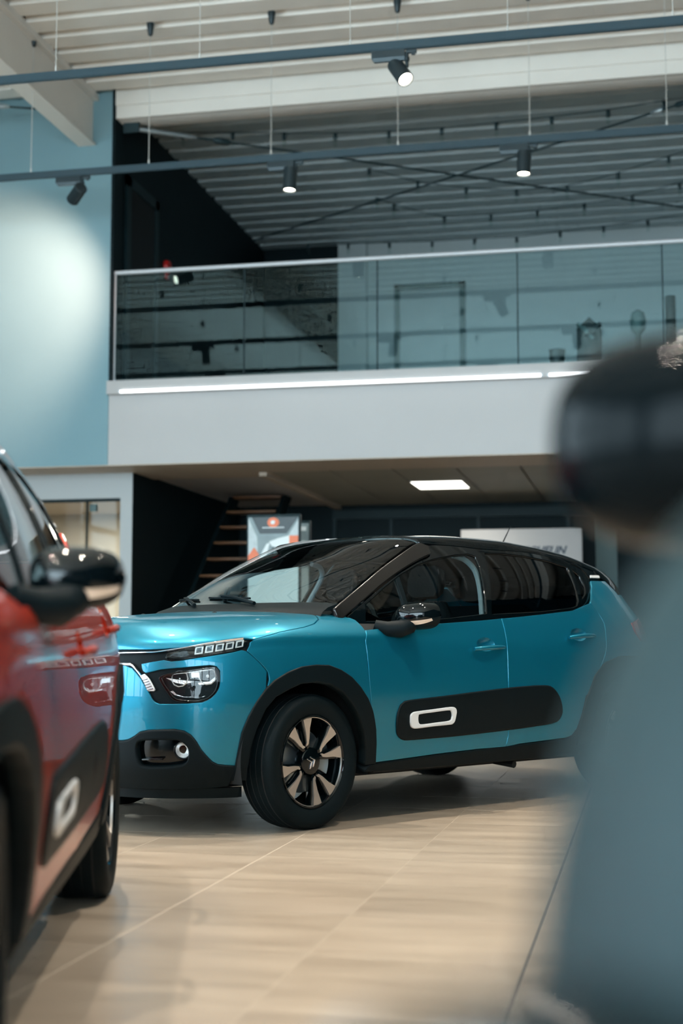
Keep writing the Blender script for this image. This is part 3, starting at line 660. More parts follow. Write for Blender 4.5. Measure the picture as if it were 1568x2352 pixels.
    for y in (.30, -.30):
        MB().lathe([(.016, 0), (.016, .006), (.010, .014), (.002, .016)], 14, Matrix.Translation((.17, y, 1.014))).build('washer_nozzle', 'plastic', car, smooth=True, auto=40)
    q = S_roof(np.array([[.78, .0]]))[0]
    MB().tube([tuple(q), tuple(q + [-.03, 0, .02]), tuple(q + [-.16, 0, .20])], [.012, .006, .0022], 8).build('aerial', 'plastic', car, smooth=True, auto=50)
    # ---- mirror
    sm = empty('side_mirror', parent=car)
    def mir(f_lo, f_hi, grow=0., ins=0.):
        rows = []
        for k in range(25):
            f = k / 24; y = .795 + .212 * f
            e = max(1e-3, 1 - abs(2 * f - 1) ** 3.2) ** .45
            hz = (.070 * e) * (1.0 - .10 * f) + grow; zc = 1.006 + .006 * f
            xb = -.685 - .03 * f; df = (.135 + .02 * math.sin(math.pi * f)) * e * (1 - .25 * f) + grow
            row = []
            for j in range(17):
                a = math.pi * (f_lo + (f_hi - f_lo) * j / 16)           # 0 bottom .. pi top
                cz = -math.cos(a); sx = math.sin(a)
                row.append((xb + df * abs(sx) ** .75, y, zc + hz * (abs(cz) ** .85) * (1 if cz > 0 else -1) * (1.0 if cz < 0 else 1.06)))
            rows.append(row)
        return rows
    MB().grid(mir(.40, 1.0, .003)).build('mirror_cap', 'gloss', sm, smooth=True)
    MB().grid(mir(0., .42)).build('mirror_housing', 'plastic', sm, smooth=True)
    rows = mir(.285, .40, .004)[6:24]
    MB().grid(rows).build('indicator', 'chrome', sm, smooth=True)
    fr = mir(0., 1.)
    n = len(fr); lip = [r[0] for r in fr] + [r[-1] for r in fr[::-1]]
    V = lip + [(-.70, .90, 1.01)]; F = [(i, (i + 1) % len(lip), len(lip)) for i in range(len(lip))]
    mk('mirror_glass', V, F, 'chrome', sm, False)
    MB().tube([(-.46, .79, .962), (-.50, .835, .945), (-.555, .872, .945), (-.60, .895, .965), (-.62, .90, .985)], [.030, .038, .045, .045, .035], 14).build('arm', 'plastic', sm, smooth=True, auto=60)
    both(sm)
    # ---- wheel wells, underside, inner shell
    for x0 in (0, WB):
        for s in (1, -1):
            rows = [[(x0 + r_ * math.cos(a), s * y_, .33 + r_ * math.sin(a)) for r_, y_ in ((.41, .80), (.41, .44), (.02, .44))] for a in np.linspace(R(-14), R(194), 40)]
            MB().grid(rows).build('wheel_well', 'dark', car, smooth=True, auto=40)
    MB().box((-2.85, -.58, .20), (.50, .58, .30)).box((-2.1, -.80, .235), (-.44, .80, .27)).build('underside', 'dark', car, bevel=.01)
    MB().tube([(-1.62, .55, .22), (-1.62, .72, .205)], .02, 8).build('jacking_point', 'dark', car)
    P0 = [(u, t) for u in np.linspace(.93, 4.3, 120) for t in np.linspace(.5, 7.2, 30)]
    S0 = S_body(np.array(P0)); V = []; F = []
    for (x, y, z), (u, t) in zip(S0, P0): V.append((x, y - .035, z))
    for i in range(119):
        for j in range(29):
            k = i * 30 + j; c = S0[k]
            if min(math.hypot(c[0], c[2] - .316), math.hypot(c[0] - WB, c[2] - .316)) < .45 or (c[2] > .955 + max(0, -.4 - c[0]) * .045 and c[0] < -.25): continue
            F.append((k, k + 30, k + 31, k + 1))
    both(mk('inner_shell', V, F, 'dark', car, True))
    # ---- cabin
    MB().box((-2.75, -.66, .30), (-.25, .66, .42)).build('cabin_floor', 'cabin', car, bevel=.02)
    rows = []
    for y in np.linspace(-.68, .68, 15):
        rows.append([(-.20, y, .60), (-.22, y, 1.0), (-.30, y, 1.035), (-.52, y, 1.03), (-.66, y, .98), (-.68, y, .80), (-.60, y, .55)])
    MB().grid(rows).build('dashboard', 'cabin', car, smooth=True, auto=50)
    def seat(x, y, wd, name):
        st = empty(name, (x, y, 0), parent=car)
        def pad(rows, nm, mm='cabin'):
            G = []
            for cx_, cz_, hw, th, ax in rows:
                nrm = Vector((math.sin(ax), 0, math.cos(ax))); r = []
                for k in range(21):
                    a = 2 * math.pi * k / 20; c, s = math.cos(a), math.sin(a)
                    yy = hw * (abs(c) ** .55) * (1 if c > 0 else -1); hh = th * (abs(s) ** .7) * (1 if s > 0 else -1) + .035 * (abs(yy) / hw) ** 3
                    r.append((cx_ + nrm.x * hh, yy, cz_ + nrm.z * hh))
                G.append(r)
            m_ = MB().grid(G); n_ = 21
            m_.F.append(tuple(range(n_))); m_.F.append(tuple((len(G) - 1) * n_ + k for k in range(n_))[::-1])
            m_.build(nm, mm, st, smooth=True, auto=60)
        pad([(.20, .50, wd * .9, .05, -.2), (.16, .545, wd, .065, -.1), (-.02, .55, wd, .07, 0), (-.22, .53, wd * .95, .07, .1)], 'cushion')
        b = R(80)
        pad([(-.20, .56, wd * .92, .06, b), (-.235, .70, wd, .07, b), (-.275, .88, wd, .065, b), (-.30, 1.02, wd * .92, .06, b), (-.315, 1.10, wd * .65, .05, b)], 'backrest')
        pad([(-.315, 1.13, .09, .03, b), (-.32, 1.16, .12, .045, b), (-.33, 1.22, .125, .05, b), (-.34, 1.28, .115, .045, b), (-.345, 1.305, .07, .03, b)], 'headrest')
    seat(-1.02, .34, .24, 'front_seat'); seat(-1.02, -.34, .24, 'front_seat'); seat(-1.85, 0., .60, 'rear_seat')
    sw = MB(); pts = []
    for k in range(25):
        a = 2 * math.pi * k / 24; pts.append((-.72 - .18 * .42 * math.sin(a) * 1.0, .34 + .18 * math.cos(a), .93 + .18 * .9 * math.sin(a)))
    sw.tube(pts, .015, 8, cap=False); sw.tube([(-.60, .34, .90), (-.72, .34, .93)], .05, 10)
    sw.tube([(-.72, .17, .93), (-.72, .51, .93)], .018, 8)
    sw.build('steering_wheel', 'gloss', car, smooth=True)
    # pale inner pillar trims
    for s in (1, -1):
        pts = [(-1.28, 1.358), (-1.36, 1.34), (-1.405, 1.29), (-1.40, 1.22), (-1.36, 1.10), (-1.335, 1.02), (-1.33, .9)]
        MB().tube([(x, s * (float(glass_y(np.array(x), np.array(z))) - .05), z) for x, z in crv(pts, 4, False)], .016, 8).build('pillar_trim', 'cabin_light', car, smooth=True)
    rl = [[tuple(S_roof(np.array([[q, w]]))[0] - np.array([0, 0, .035])) for q in np.linspace(.02, .98, 14)] for w in np.linspace(-.93, .93, 14)]
    MB().grid(rl).build('headlining', 'cabin', car, smooth=True)
    # ---- wheels
    proto = None
    for x0, s, st in ((0, 1, 5.), (0, -1, 5.), (WB, 1, 0), (WB, -1, 0)):
        if proto is None:
            proto = build_wheel(car); wh = proto
        else: wh = copy_tree(proto, car)
        wh.location = (x0, s * .745, .316); wh.rotation_euler = (0, R(0) if s > 0 else R(-20), R(180) * (s < 0) + R(st))
    return car

def build_wheel(car):
    """axle along local Y, outside at +Y"""
    wh = empty('wheel', parent=car); X = Matrix.Rotation(R(-90), 4, 'X')       # local Z -> +Y
    prof = [(.222, -.088), (.240, -.100), (.285, -.104), (.303, -.096), (.313, -.080), (.316, -.05), (.3165, 0), (.316, .05), (.313, .080), (.303, .096), (.285, .103), (.262, .101), (.243, .096), (.225, .088), (.214, .080), (.205, .06)]
    MB().lathe(prof, 96, X, cap=False).build('tyre', 'rubber', wh, smooth=True, auto=50)
    gr = MB()
    for r_, w_ in ((.3172, -.055), (.3172, -.018), (.3172, .018), (.3172, .055)):
        gr.lathe([(r_ - .002, w_ - .004), (r_, w_), (r_ - .002, w_ + .004)], 64, X, cap=False)
    gr.build('tread_groove', 'dark', wh, smooth=True)
    MB().lathe([(.214, .084), (.217, .090), (.213, .092), (.2085, .086), (.198, .05), (.190, -.02), (.200, -.09)], 80, X, cap=False).build('rim', 'gloss', wh, smooth=True, auto=50)
    MB().lathe([(.150, -.006), (.150, .006), (.045, .012), (.045, .0)], 48, X, cap=False).build('brake_disc', 'steel', wh, smooth=True, auto=40)
    cal = MB()
    cal.grid([[((r_) * math.cos(a), y_, (r_) * math.sin(a)) for r_, y_ in ((.10, -.03), (.10, .035), (.165, .035), (.165, -.03))] for a in np.linspace(R(150), R(205), 10)])
    cal.build('brake_caliper', 'steel', wh, smooth=True, auto=40)
    def pol(r, a): return (r * math.cos(R(a)), r * math.sin(R(a)))
    for k in range(4):
        a0 = 27 + 90 * k
        for s in (1, -1):
            # one black spoke arm with a machined face
            base = [pol(.207, a0 + s * 7.0), pol(.2085, a0 + s * 15), pol(.207, a0 + s * 27.), pol(.15, a0 + s * 25.5), pol(.10, a0 + s * 25), pol(.070, a0 + s * 22), pol(.058, a0 + s * 6), pol(.085, a0 + s * 5.), pol(.13, a0 + s * 7.)]
            fc = [pol(.2085, a0 + s * 9.), pol(.2095, a0 + s * 15), pol(.2085, a0 + s * 25.5), pol(.16, a0 + s * 22.), pol(.11, a0 + s * 20), pol(.082, a0 + s * 15), pol(.076, a0 + s * 3), pol(.083, a0 + s * 3.), pol(.095, a0 + s * 9.), pol(.14, a0 + s * 10.5)]
            if s < 0: base = base[::-1]; fc = fc[::-1]
            arm = MB().prism(base, .035, .070, X).build('spoke', 'gloss', wh, bevel=.003)
            V = []; n = len(fc)
            c = np.mean(fc, 0); top = [tuple(c + (np.array(p) - c) * .97) for p in fc]
            dish = lambda r: .072 + .012 * max(0, (r - .07) / .14)
            lo = [(x, y, .066) for x, y in fc]; hi = [(x, y, dish(math.hypot(x, y))) for x, y in top]
            VV = [tuple(X @ Vector(p)) for p in lo + hi]
            MB().add(VV, [tuple(range(n, 2 * n))] + [(i, (i + 1) % n, n + (i + 1) % n, n + i) for i in range(n)]).build('machined_face', 'alloy', arm, auto=25)
        arc = MB()
        arc.grid([[tuple(X @ Vector((*pol(r_, a), h_))) for r_, h_ in ((.2115, .080), (.211, .0855), (.2055, .0845), (.205, .076))] for a in np.linspace(a0 + 25, a0 + 65, 20)])
        arc.build('machined_lip', 'alloy', wh, smooth=True, auto=40)
    MB().lathe([(.066, .03), (.066, .066), (.060, .074), (.050, .076), (.001, .077)], 40, X, cap=False).build('hub_cap', 'gloss', wh, smooth=True, auto=40)
    for dz in (.012, -.010):
        pts = [(-.026, -.020 + dz), (0, .004 + dz), (.026, -.020 + dz), (.026, -.010 + dz), (0, .015 + dz), (-.026, -.010 + dz)]
        MB().prism(pts, .076, .081, X @ Matrix.Rotation(R(112), 4, 'Z')).build('chevron_emblem', 'chrome', wh, bevel=.001)
    return wh
# ================================================================== the showroom (world aligned with the building, Y into the depth)
M['ceil'] = mat('cream_ceiling_paint', (.84, .79, .72), .6, var=.03, scale=2)
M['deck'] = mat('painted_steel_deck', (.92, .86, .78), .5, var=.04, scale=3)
M['deck_shaded'] = mat('shaded_steel_deck', (.46, .53, .54), .5, var=.04, scale=3)  # same deck, with the dimmer light of the back bay put into its colour
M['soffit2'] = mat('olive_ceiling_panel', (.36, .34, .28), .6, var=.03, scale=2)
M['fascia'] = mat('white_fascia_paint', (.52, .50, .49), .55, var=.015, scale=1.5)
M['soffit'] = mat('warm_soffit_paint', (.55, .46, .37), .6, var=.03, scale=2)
M['blue'] = mat('light_blue_wall_paint', (.20, .345, .39), .6, var=.02, scale=1.2)
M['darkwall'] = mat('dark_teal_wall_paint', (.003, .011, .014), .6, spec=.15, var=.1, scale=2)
M['darktrim'] = mat('dark_teal_trim', (.007, .022, .027), .5, spec=.2)
M['white'] = mat('white_wall_paint', (.52, .54, .54), .6, var=.02, scale=1)
M['mezzwhite'] = mat('mezzanine_wall_paint', (.50, .55, .55), .6, var=.03, scale=1)
M['track'] = mat('dark_blue_track_paint', (.018, .045, .060), .42)
M['spotm'] = mat('dark_spot_housing', (.02, .034, .040), .38, .3)
M['wire'] = mat('thin_steel_wire', (.75, .75, .72), .4, .6)
M['rod'] = mat('dark_brace_rod', (.02, .045, .052), .5, .3)
M['turn'] = mat('galvanised_turnbuckle', (.40, .46, .48), .45, .7)
M['lamp'] = mat('lamp_glow', (1, .95, .85), .5, emit=((1.0, .90, .74), 14))
M['led'] = mat('led_strip_glow', (1, 1, 1), .5, emit=((.93, .97, 1.0), 2.4))
M['panel_led'] = mat('ceiling_panel_glow', (1, 1, 1), .5, emit=((1.0, .97, .86), 3.2))
M['grout'] = mat('floor_grout', (.62, .55, .45), .7)
M['joint'] = mat('dark_movement_joint', (.10, .085, .075), .6)
M['rail_glass'] = glass('railing_glass', (.80, .89, .90), 1.42, refl=(.72, .95, 1.0))
M['door_glass'] = glass('door_glass', (.90, .94, .93), 1.22)
M['handrail'] = mat('pale_handrail', (.60, .61, .63), .4, .2)
M['beige'] = mat('beige_room_wall', (.62, .54, .44), .7, var=.02)
M['tread'] = mat('oak_stair_tread', (.16, .065, .02), .5, var=.15, scale=9, stretch=(.4, 4, 4))
M['poster'] = None; M['orange'] = mat('poster_orange', (.75, .16, .05), .4); M['paper'] = mat('poster_white', (.70, .74, .74), .4)
M['pgrey'] = mat('poster_grey', (.20, .26, .27), .4, var=.2, scale=5); M['pdark'] = mat('poster_dark', (.008, .02, .024), .35); M['pmid'] = mat('poster_pale', (.45, .51, .52), .4, var=.15, scale=12)
M['red_paint'] = mat('alarm_red', (.55, .01, .01), .4)
M['signwhite'] = mat('sign_white', (.50, .48, .47), .5); M['signblue'] = mat('sign_lettering', (.035, .05, .075), .5)
M['decor'] = mat('dark_metal_decor', (.015, .03, .033), .5, bump=.1); M['decor2'] = mat('grey_green_decor', (.10, .16, .16), .6)

def tile_material():
    m = bpy.data.materials.new('beige_floor_tile'); m.use_nodes = True; n = m.node_tree; b = n.nodes['Principled BSDF']
    geo = n.nodes.new('ShaderNodeNewGeometry'); mp = n.nodes.new('ShaderNodeMapping'); mp.inputs['Scale'].default_value = (.55, 3.2, 1)
    n.links.new(geo.outputs['Position'], mp.inputs['Vector'])
    oi = n.nodes.new('ShaderNodeObjectInfo'); add = n.nodes.new('ShaderNodeVectorMath'); add.operation = 'ADD'
    sc = n.nodes.new('ShaderNodeVectorMath'); sc.operation = 'SCALE'; sc.inputs[0].default_value = (7, 13, 5)
    n.links.new(oi.outputs['Random'], sc.inputs['Scale']); n.links.new(mp.outputs[0], add.inputs[0]); n.links.new(sc.outputs[0], add.inputs[1])
    nz = n.nodes.new('ShaderNodeTexNoise'); nz.inputs['Scale'].default_value = 2.2; nz.inputs['Detail'].default_value = 7; nz.inputs['Roughness'].default_value = .62
    n.links.new(add.outputs[0], nz.inputs['Vector'])
    cr = n.nodes.new('ShaderNodeValToRGB'); e = cr.color_ramp.elements
    e[0].position = .30; e[0].color = (.275, .222, .170, 1); e[1].position = .72; e[1].color = (.385, .322, .255, 1)
    n.links.new(nz.outputs['Fac'], cr.inputs[0])
    mr = n.nodes.new('ShaderNodeMapRange'); mr.inputs['To Min'].default_value = .95; mr.inputs['To Max'].default_value = 1.05
    n.links.new(oi.outputs['Random'], mr.inputs['Value'])
    v = n.nodes.new('ShaderNodeVectorMath'); v.operation = 'SCALE'; n.links.new(cr.outputs[0], v.inputs[0]); n.links.new(mr.outputs[0], v.inputs['Scale'])
    n.links.new(v.outputs[0], b.inputs['Base Color'])
    r = n.nodes.new('ShaderNodeMapRange'); r.inputs['To Min'].default_value = .24; r.inputs['To Max'].default_value = .42
    n.links.new(nz.outputs['Fac'], r.inputs['Value']); n.links.new(r.outputs[0], b.inputs['Roughness'])
    return m
M['tile'] = tile_material()

def S(name, mb, m, parent=None, **k):
    o = mb.build(name, m, parent, **k)
    if parent is None: o['kind'] = 'structure'
    return o
TP, TX, TY = .606, -.337, 6.385
NX0, NX1, NY0, NY1 = -8, 4, -10, 7
fx0, fx1, fy0, fy1 = TX + TP * NX0, TX + TP * NX1, TY + TP * NY0, TY + TP * NY1
# ---- floor: bed of the tiled field and the rest around it, then the tiles one by one
fl = MB()
for a, b in (((-10, -7.2), (fx0, 21)), ((fx1, -7.2), (9, 21)), ((fx0, -7.2), (fx1, fy0)), ((fx0, fy1), (fx1, 21))): fl.box((*a, -.10), (*b, 0))
floor = S('floor', fl, 'tile')
MB().box((fx0, fy0, -.10), (fx1, fy1, -.0007)).build('tile_bed', 'grout', floor)
MB().box((TX - .0045, fy0, -.05), (TX + .0045, fy1, -.0003)).build('movement_joint', 'joint', floor)
tm = None
for i in range(NX0, NX1):
    for j in range(NY0, NY1):
        if tm is None:
            t = MB().box((-.3010, -.3010, -.0006), (.3010, .3010, 0)).build('tile', 'tile', floor, bevel=.0003, seg=1); tm = t
        else:
            t = tm.copy(); COL.objects.link(t)
        gapx_ = .0025 if i == 0 else (-.0025 if i == -1 else 0)
        t.location = (TX + TP * (i + .5) + gapx_, TY + TP * (j + .5), 0)
# ---- outer walls
S('wall_left', MB().box((-10.2, 6.4, 0), (-10, 21, 7.2)).box((-10.2, -7.2, 5.4), (-10, 6.4, 7.2)).box((-10.2, -7.2, 0), (-10, 6.4, .5)), 'white')
wl = MB()
for y in np.linspace(-6.7, 6.3, 9): wl.box((-9.7, y - .05, .5), (-9.58, y + .05, 5.4))
for z in (.5, 2.9, 5.3): wl.box((-9.7, -6.8, z), (-9.58, 6.4, z + .09))
S('window_2', wl, 'darktrim')
S('wall_right', MB().box((9, -7.2, 0), (9.2, 21, 7.2)), 'darkwall')
wb = MB().box((-10, -7.4, 5.4), (9, -7.2, 7.2)).box((-10, -7.4, 0), (9, -7.2, .5))
S('wall_behind', wb, 'white')
wn = MB()
for x in np.linspace(-9, 8, 11): wn.box((x - .05, -6.8, .5), (x + .05, -6.68, 5.4))
for z in (.5, 2.9, 5.3): wn.box((-10, -6.8, z), (9, -6.68, z + .09))
S('window_1', wn, 'darktrim')
# ---- roof deck, rib by rib
ce = S('ceiling', MB().box((-10, -7.2, 7.05), (9, 21, 7.2)), 'deck')
dk = None; PIT = .38; y = 12.38 - PIT * 20
while y < 20.7:
    if dk is None:
        prof = [(0, 7.045), (.022, 7.045), (.045, 6.905), (.285, 6.905), (.308, 7.045), (.375, 7.045), (.375, 7.055), (0, 7.055)]
        mb = MB(); n = len(prof); a = [(-10, p, z) for p, z in prof]; b = [(9, p, z) for p, z in prof]
        mb.add(a + b, [tuple(range(n)), tuple(range(2 * n - 1, n - 1, -1))] + [(i, (i + 1) % n, n + (i + 1) % n, n + i) for i in range(n)])
        o = mb.build('deck_rib', 'deck', ce); dk = o
    else: o = dk.copy(); COL.objects.link(o)
    if y > 14.4:  # ribs behind the beam get the shade painted into their colour
        o.material_slots[0].link = 'OBJECT'; o.material_slots[0].material = M['deck_shaded']
    o.location = (0, y, 0); y += PIT
# ---- blue wall, mezzanine and soffits
S('wall_blue', MB().box((-10, 14.3, 2.79), (-5.606, 14.5, 6.95)), 'blue')
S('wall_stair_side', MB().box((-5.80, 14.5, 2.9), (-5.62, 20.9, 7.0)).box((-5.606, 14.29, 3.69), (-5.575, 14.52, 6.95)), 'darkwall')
S('wall_mezzanine_back', MB().box((-4.43, 20.7, 3.0), (9, 20.9, 7.0)), 'mezzwhite')
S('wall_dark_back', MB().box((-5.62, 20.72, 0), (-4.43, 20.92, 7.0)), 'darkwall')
S('trim_1', MB().box((-5.57, 14.30, 6.62), (9, 14.36, 7.0)).box((-5.57, 14.36, 6.62), (9, 14.62, 6.66)).box((-5.57, 14.28, 6.76), (9, 14.30, 7.0)), 'ceil', bevel=.006)
fa = S('mezzanine_floor', MB().box((-5.6, 14.32, 2.80), (9, 20.8, 3.60)), 'fascia')
MB().box((-5.602, 14.30, 2.79), (9, 14.32, 3.56)).build('fascia_board', 'fascia', fa)
MB().box((-5.60, 14.215, 3.545), (9, 14.40, 3.69)).build('edge_ledge', 'fascia', fa, bevel=.004)
tag(fa, kind='structure')
for x0, x1, lab in ((-5.44, -.972, 'long glowing light strip along the white mezzanine ledge'), (-.892, 3.6, 'shorter glowing light strip ending behind the black wing mirror')):
    ls = empty('led_strip', ((x0 + x1) / 2, 14.2, 3.566)); tag(ls, lab, 'light strip', 'light strips on the mezzanine edge')
    MB().box((x0 - ls.location.x, .003, -.013), (x1 - ls.location.x, .0145, .013)).build('diffuser', 'led', ls)
    MB().box((x0 - ls.location.x - .02, .004, -.017), (x0 - ls.location.x, .0148, .017)).build('end_cap', 'handrail', ls)
    MB().box((x1 - ls.location.x, .004, -.017), (x1 - ls.location.x + .02, .0148, .017)).build('end_cap', 'handrail', ls)
S('soffit', MB().box((-10, 14.302, 2.78), (9, 15.2, 2.792)).box((-5.56, 15.2, 2.78), (-4.05, 15.62, 2.792)), 'soffit')
S('wall_white_front', MB().box((-10, 14.92, 0), (-6.72, 15.05, 2.78)).box((-6.72, 14.92, 2.50), (-5.69, 15.05, 2.78)).box((-5.69, 14.92, 0), (-5.55, 15.05, 2.78)), 'white')
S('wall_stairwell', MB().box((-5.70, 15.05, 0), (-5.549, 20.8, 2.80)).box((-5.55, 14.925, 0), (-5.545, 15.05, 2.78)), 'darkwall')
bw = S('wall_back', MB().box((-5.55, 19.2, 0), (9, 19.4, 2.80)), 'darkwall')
for x in (-4.2, -3.4, -2.2, -1.0, -.58, .9): MB().box((x, 19.17, 0), (x + .045, 19.2, 2.6)).build('panel_batten', 'darktrim', bw)
MB().box((-4.2, 19.15, 2.6), (9, 19.2, 2.72)).build('header', 'darktrim', bw)
MB().box((-.62, 19.14, 0), (-.34, 19.2, 2.58)).build('grey_post', 'decor2', bw)
# lower ceiling of square panels
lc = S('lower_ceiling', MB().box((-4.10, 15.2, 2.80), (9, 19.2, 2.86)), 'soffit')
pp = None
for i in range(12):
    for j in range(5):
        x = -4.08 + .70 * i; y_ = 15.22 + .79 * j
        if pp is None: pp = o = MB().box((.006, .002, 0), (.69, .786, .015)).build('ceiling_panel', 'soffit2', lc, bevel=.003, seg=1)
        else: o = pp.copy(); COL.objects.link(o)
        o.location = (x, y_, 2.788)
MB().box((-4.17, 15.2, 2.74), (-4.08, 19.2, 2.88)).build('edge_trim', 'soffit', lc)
cl = empty('ceiling_light', (-2.37, 16.87, 2.785)); tag(cl, 'bright rectangular ceiling light under the mezzanine', 'light')
MB().box((-.32, -.40, -.004), (.32, .40, .004)).build('frame', 'white', cl); MB().box((-.30, -.38, -.006), (.30, .38, -.003)).build('diffuser', 'panel_led', cl)
l = bpy.data.lights.new('panel_glow', 'AREA'); l.shape = 'RECTANGLE'; l.size = .6; l.size_y = .76; l.energy = 14; l.color = (1, .93, .80)
o = link(bpy.data.objects.new('panel_glow', l), cl); o.location = (0, 0, -.01)
# door in the mezzanine wall
d = S('door_2', MB().box((-3.50, 20.66, 3.6), (-2.60, 20.69, 6.17)), 'mezzwhite', bevel=.004)
MB().box((-3.58, 20.64, 3.6), (-3.50, 20.70, 6.25)).box((-2.60, 20.64, 3.6), (-2.52, 20.70, 6.25)).box((-3.58, 20.64, 6.17), (-2.52, 20.70, 6.25)).build('door_frame', 'decor2', d)
MB().tube([(-2.68, 20.60, 4.62), (-2.80, 20.60, 4.62)], .012, 8).build('door_handle', 'turn', d)
MB().box((-4.43, 20.60, 3.6), (-4.0, 20.70, 6.9)).build('wall_pier', 'mezzwhite', d)
# dark doorway in the side wall upstairs
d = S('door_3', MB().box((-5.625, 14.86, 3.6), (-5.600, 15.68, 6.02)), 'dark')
MB().box((-5.63, 14.74, 3.6), (-5.585, 14.86, 6.14)).box((-5.63, 15.68, 3.6), (-5.585, 15.80, 6.14)).box((-5.63, 14.74, 6.02), (-5.585, 15.80, 6.14)).build('door_frame', 'darktrim', d)
al = empty('fire_alarm', (-5.61, 16.12, 5.44)); tag(al, 'small red fire alarm on the dark upper side wall', 'alarm')
MB().lathe([(.085, 0), (.085, .03), (.07, .055), (.02, .065)], 20, Matrix.Rotation(R(90), 4, 'Y')).build('bell', 'red_paint', al, smooth=True, auto=40)
MB().box((0, -.03, -.15), (.03, .03, -.08)).build('bracket', 'red_paint', al)
# ---- glass room on the left
rm = S('wall_office', MB().box((-10, 18.0, 0), (-5.7, 18.1, 2.8)), 'beige')
S('ceiling_office', MB().box((-10, 15.05, 2.62), (-5.7, 18.0, 2.7)), 'soffit')
ol = empty('office_light', (-6.55, 15.85, 2.61)); tag(ol, 'white ceiling light panel inside the glass-fronted room', 'light')
MB().box((-.42, -.33, -.012), (.42, .33, 0)).build('frame', 'white', ol); MB().box((-.40, -.31, -.016), (.40, .31, -.010)).build('diffuser', 'panel_led', ol)
l = bpy.data.lights.new('office_glow', 'AREA'); l.size = 1.0; l.energy = 60; l.color = (1, .90, .76); o = link(bpy.data.objects.new('office_glow', l), ol); o.location = (0, .6, -.03)
d = S('door_1', MB().box((-6.72, 14.95, 2.47), (-5.69, 15.02, 2.50)).box((-6.115, 14.97, 0), (-6.10, 15.0, 2.47)), 'darktrim')
MB().box((-6.71, 14.98, .01), (-6.115, 14.992, 2.47)).build('glass_pane', 'door_glass', d); MB().box((-6.10, 14.98, .01), (-5.70, 14.992, 2.47)).build('glass_pane', 'door_glass', d)
MB().box((-6.07, 14.96, 2.36), (-5.99, 15.01, 2.44)).build('hinge', 'decor2', d)
nb = empty('notice_board', (-5.95, 17.95, 2.0)); tag(nb, 'framed green notice seen through the glass door', 'notice'); MB().box((-.22, 0, .12), (.22, .03, .34)).build('board', 'decor2', nb); MB().box((-.25, .002, .09), (.25, .04, .37)).build('frame', 'white', nb)
# ---- roof beam and ceiling bracing
bm_ = S('beam', MB().box((-6.00, -7.2, 6.335), (-5.80, 14.3, 6.36)).box((-5.985, -7.2, 6.36), (-5.835, 14.3, 6.84)).box((-6.03, -7.2, 6.84), (-5.77, 14.3, 6.905)), 'ceil')
def brace(pts, lab, tb=()):
    r = empty('brace_rod', pts[0]); tag(r, lab, 'brace rod', 'thin rods bracing the upper ceiling'); P0 = Vector(pts[0])
    MB().tube([Vector(p) - P0 for p in pts], .013, 8).build('rod', 'rod', r, smooth=True)
    A, B = Vector(pts[0]), Vector(pts[-1]); dr = (B - A).normalized()
    for f0, f1, rr, m in tb:
        a = A + dr * f0 - P0; b = A + dr * f1 - P0; MB().tube([a, a + (b - a) * .12, a + (b - a) * .88, b], [rr * .5, rr, rr, rr * .5], 10).build('turnbuckle', m, r, smooth=True, auto=50)
    MB().box(tuple(-Vector((.09, .012, .05))), (.09, .012, .30)).build('end_plate', 'rod', r)
brace([(-5.45, 14.46, 6.56), (.59, 18.66, 6.56), (3.0, 20.3, 6.56)], 'ceiling brace rod starting near the blue wall corner', ((.0, .75, .028, 'turn'), (.95, 1.15, .035, 'rod')))
brace([(.62, 14.78, 6.52), (-5.28, 18.84, 6.52)], 'ceiling brace rod rising toward the upper corner', ((.0, .25, .03, 'rod'), (.4, .55, .03, 'turn')))
brace([(-9.8, 12.28, 6.6), (-6.05, 13.9, 6.6)], 'short brace rod meeting the cream roof beam', ((3.0, 3.55, .03, 'turn'),))
def string(pts, lab):
    s = empty('string_light', pts[0]); tag(s, lab, 'string lights', 'bulb strings under the mezzanine ceiling'); P0 = Vector(pts[0])
    q = crv(pts, 4, False); MB().tube([Vector(p) + Vector((0, 0, .05)) - P0 for p in q], .006, 6).build('cable', 'rod', s, smooth=True)
    for p in pts:
        v = Vector(p) - P0; mt = Matrix.Translation(v)
        sk = MB().lathe([(.012, .05), (.022, .04), (.022, -.03), (.016, -.035)], 10, mt).build('socket', 'rod', s, smooth=True, auto=50)
        MB().lathe([(.012, -.035), (.026, -.07), (.026, -.09), (.012, -.115), (.001, -.118)], 10, mt, cap=False).build('bulb', 'door_glass', s, smooth=True)
string([(-5.23, 15.6, 6.86), (-4.62, 15.6, 6.81), (-4.0, 15.6, 6.76), (-3.39, 15.6, 6.71), (-2.76, 15.6, 6.69), (-2.15, 15.6, 6.68), (-1.53, 15.6, 6.69), (-.91, 15.6, 6.71), (-.29, 15.6, 6.74), (.32, 15.6, 6.79), (.95, 15.6, 6.84)], 'string of bulbs closest to the cream ceiling edge')
string([(-3.3, 17.2, 6.82), (-2.68, 17.2, 6.61), (-2.07, 17.2, 6.49), (-1.45, 17.2, 6.42), (-.83, 17.2, 6.43), (-.21, 17.2, 6.55), (.39, 17.2, 6.71), (1.0, 17.2, 6.85)], 'sagging string of bulbs crossing the brace rods')
string([(-3.42, 18.4, 6.83), (-3.19, 18.4, 6.72), (-2.51, 18.4, 6.51), (-1.89, 18.4, 6.50), (-1.28, 18.4, 6.51), (-.67, 18.4, 6.56), (-.05, 18.4, 6.63), (.55, 18.4, 6.76), (1.1, 18.4, 6.86)], 'string of bulbs hung behind the brace rods')
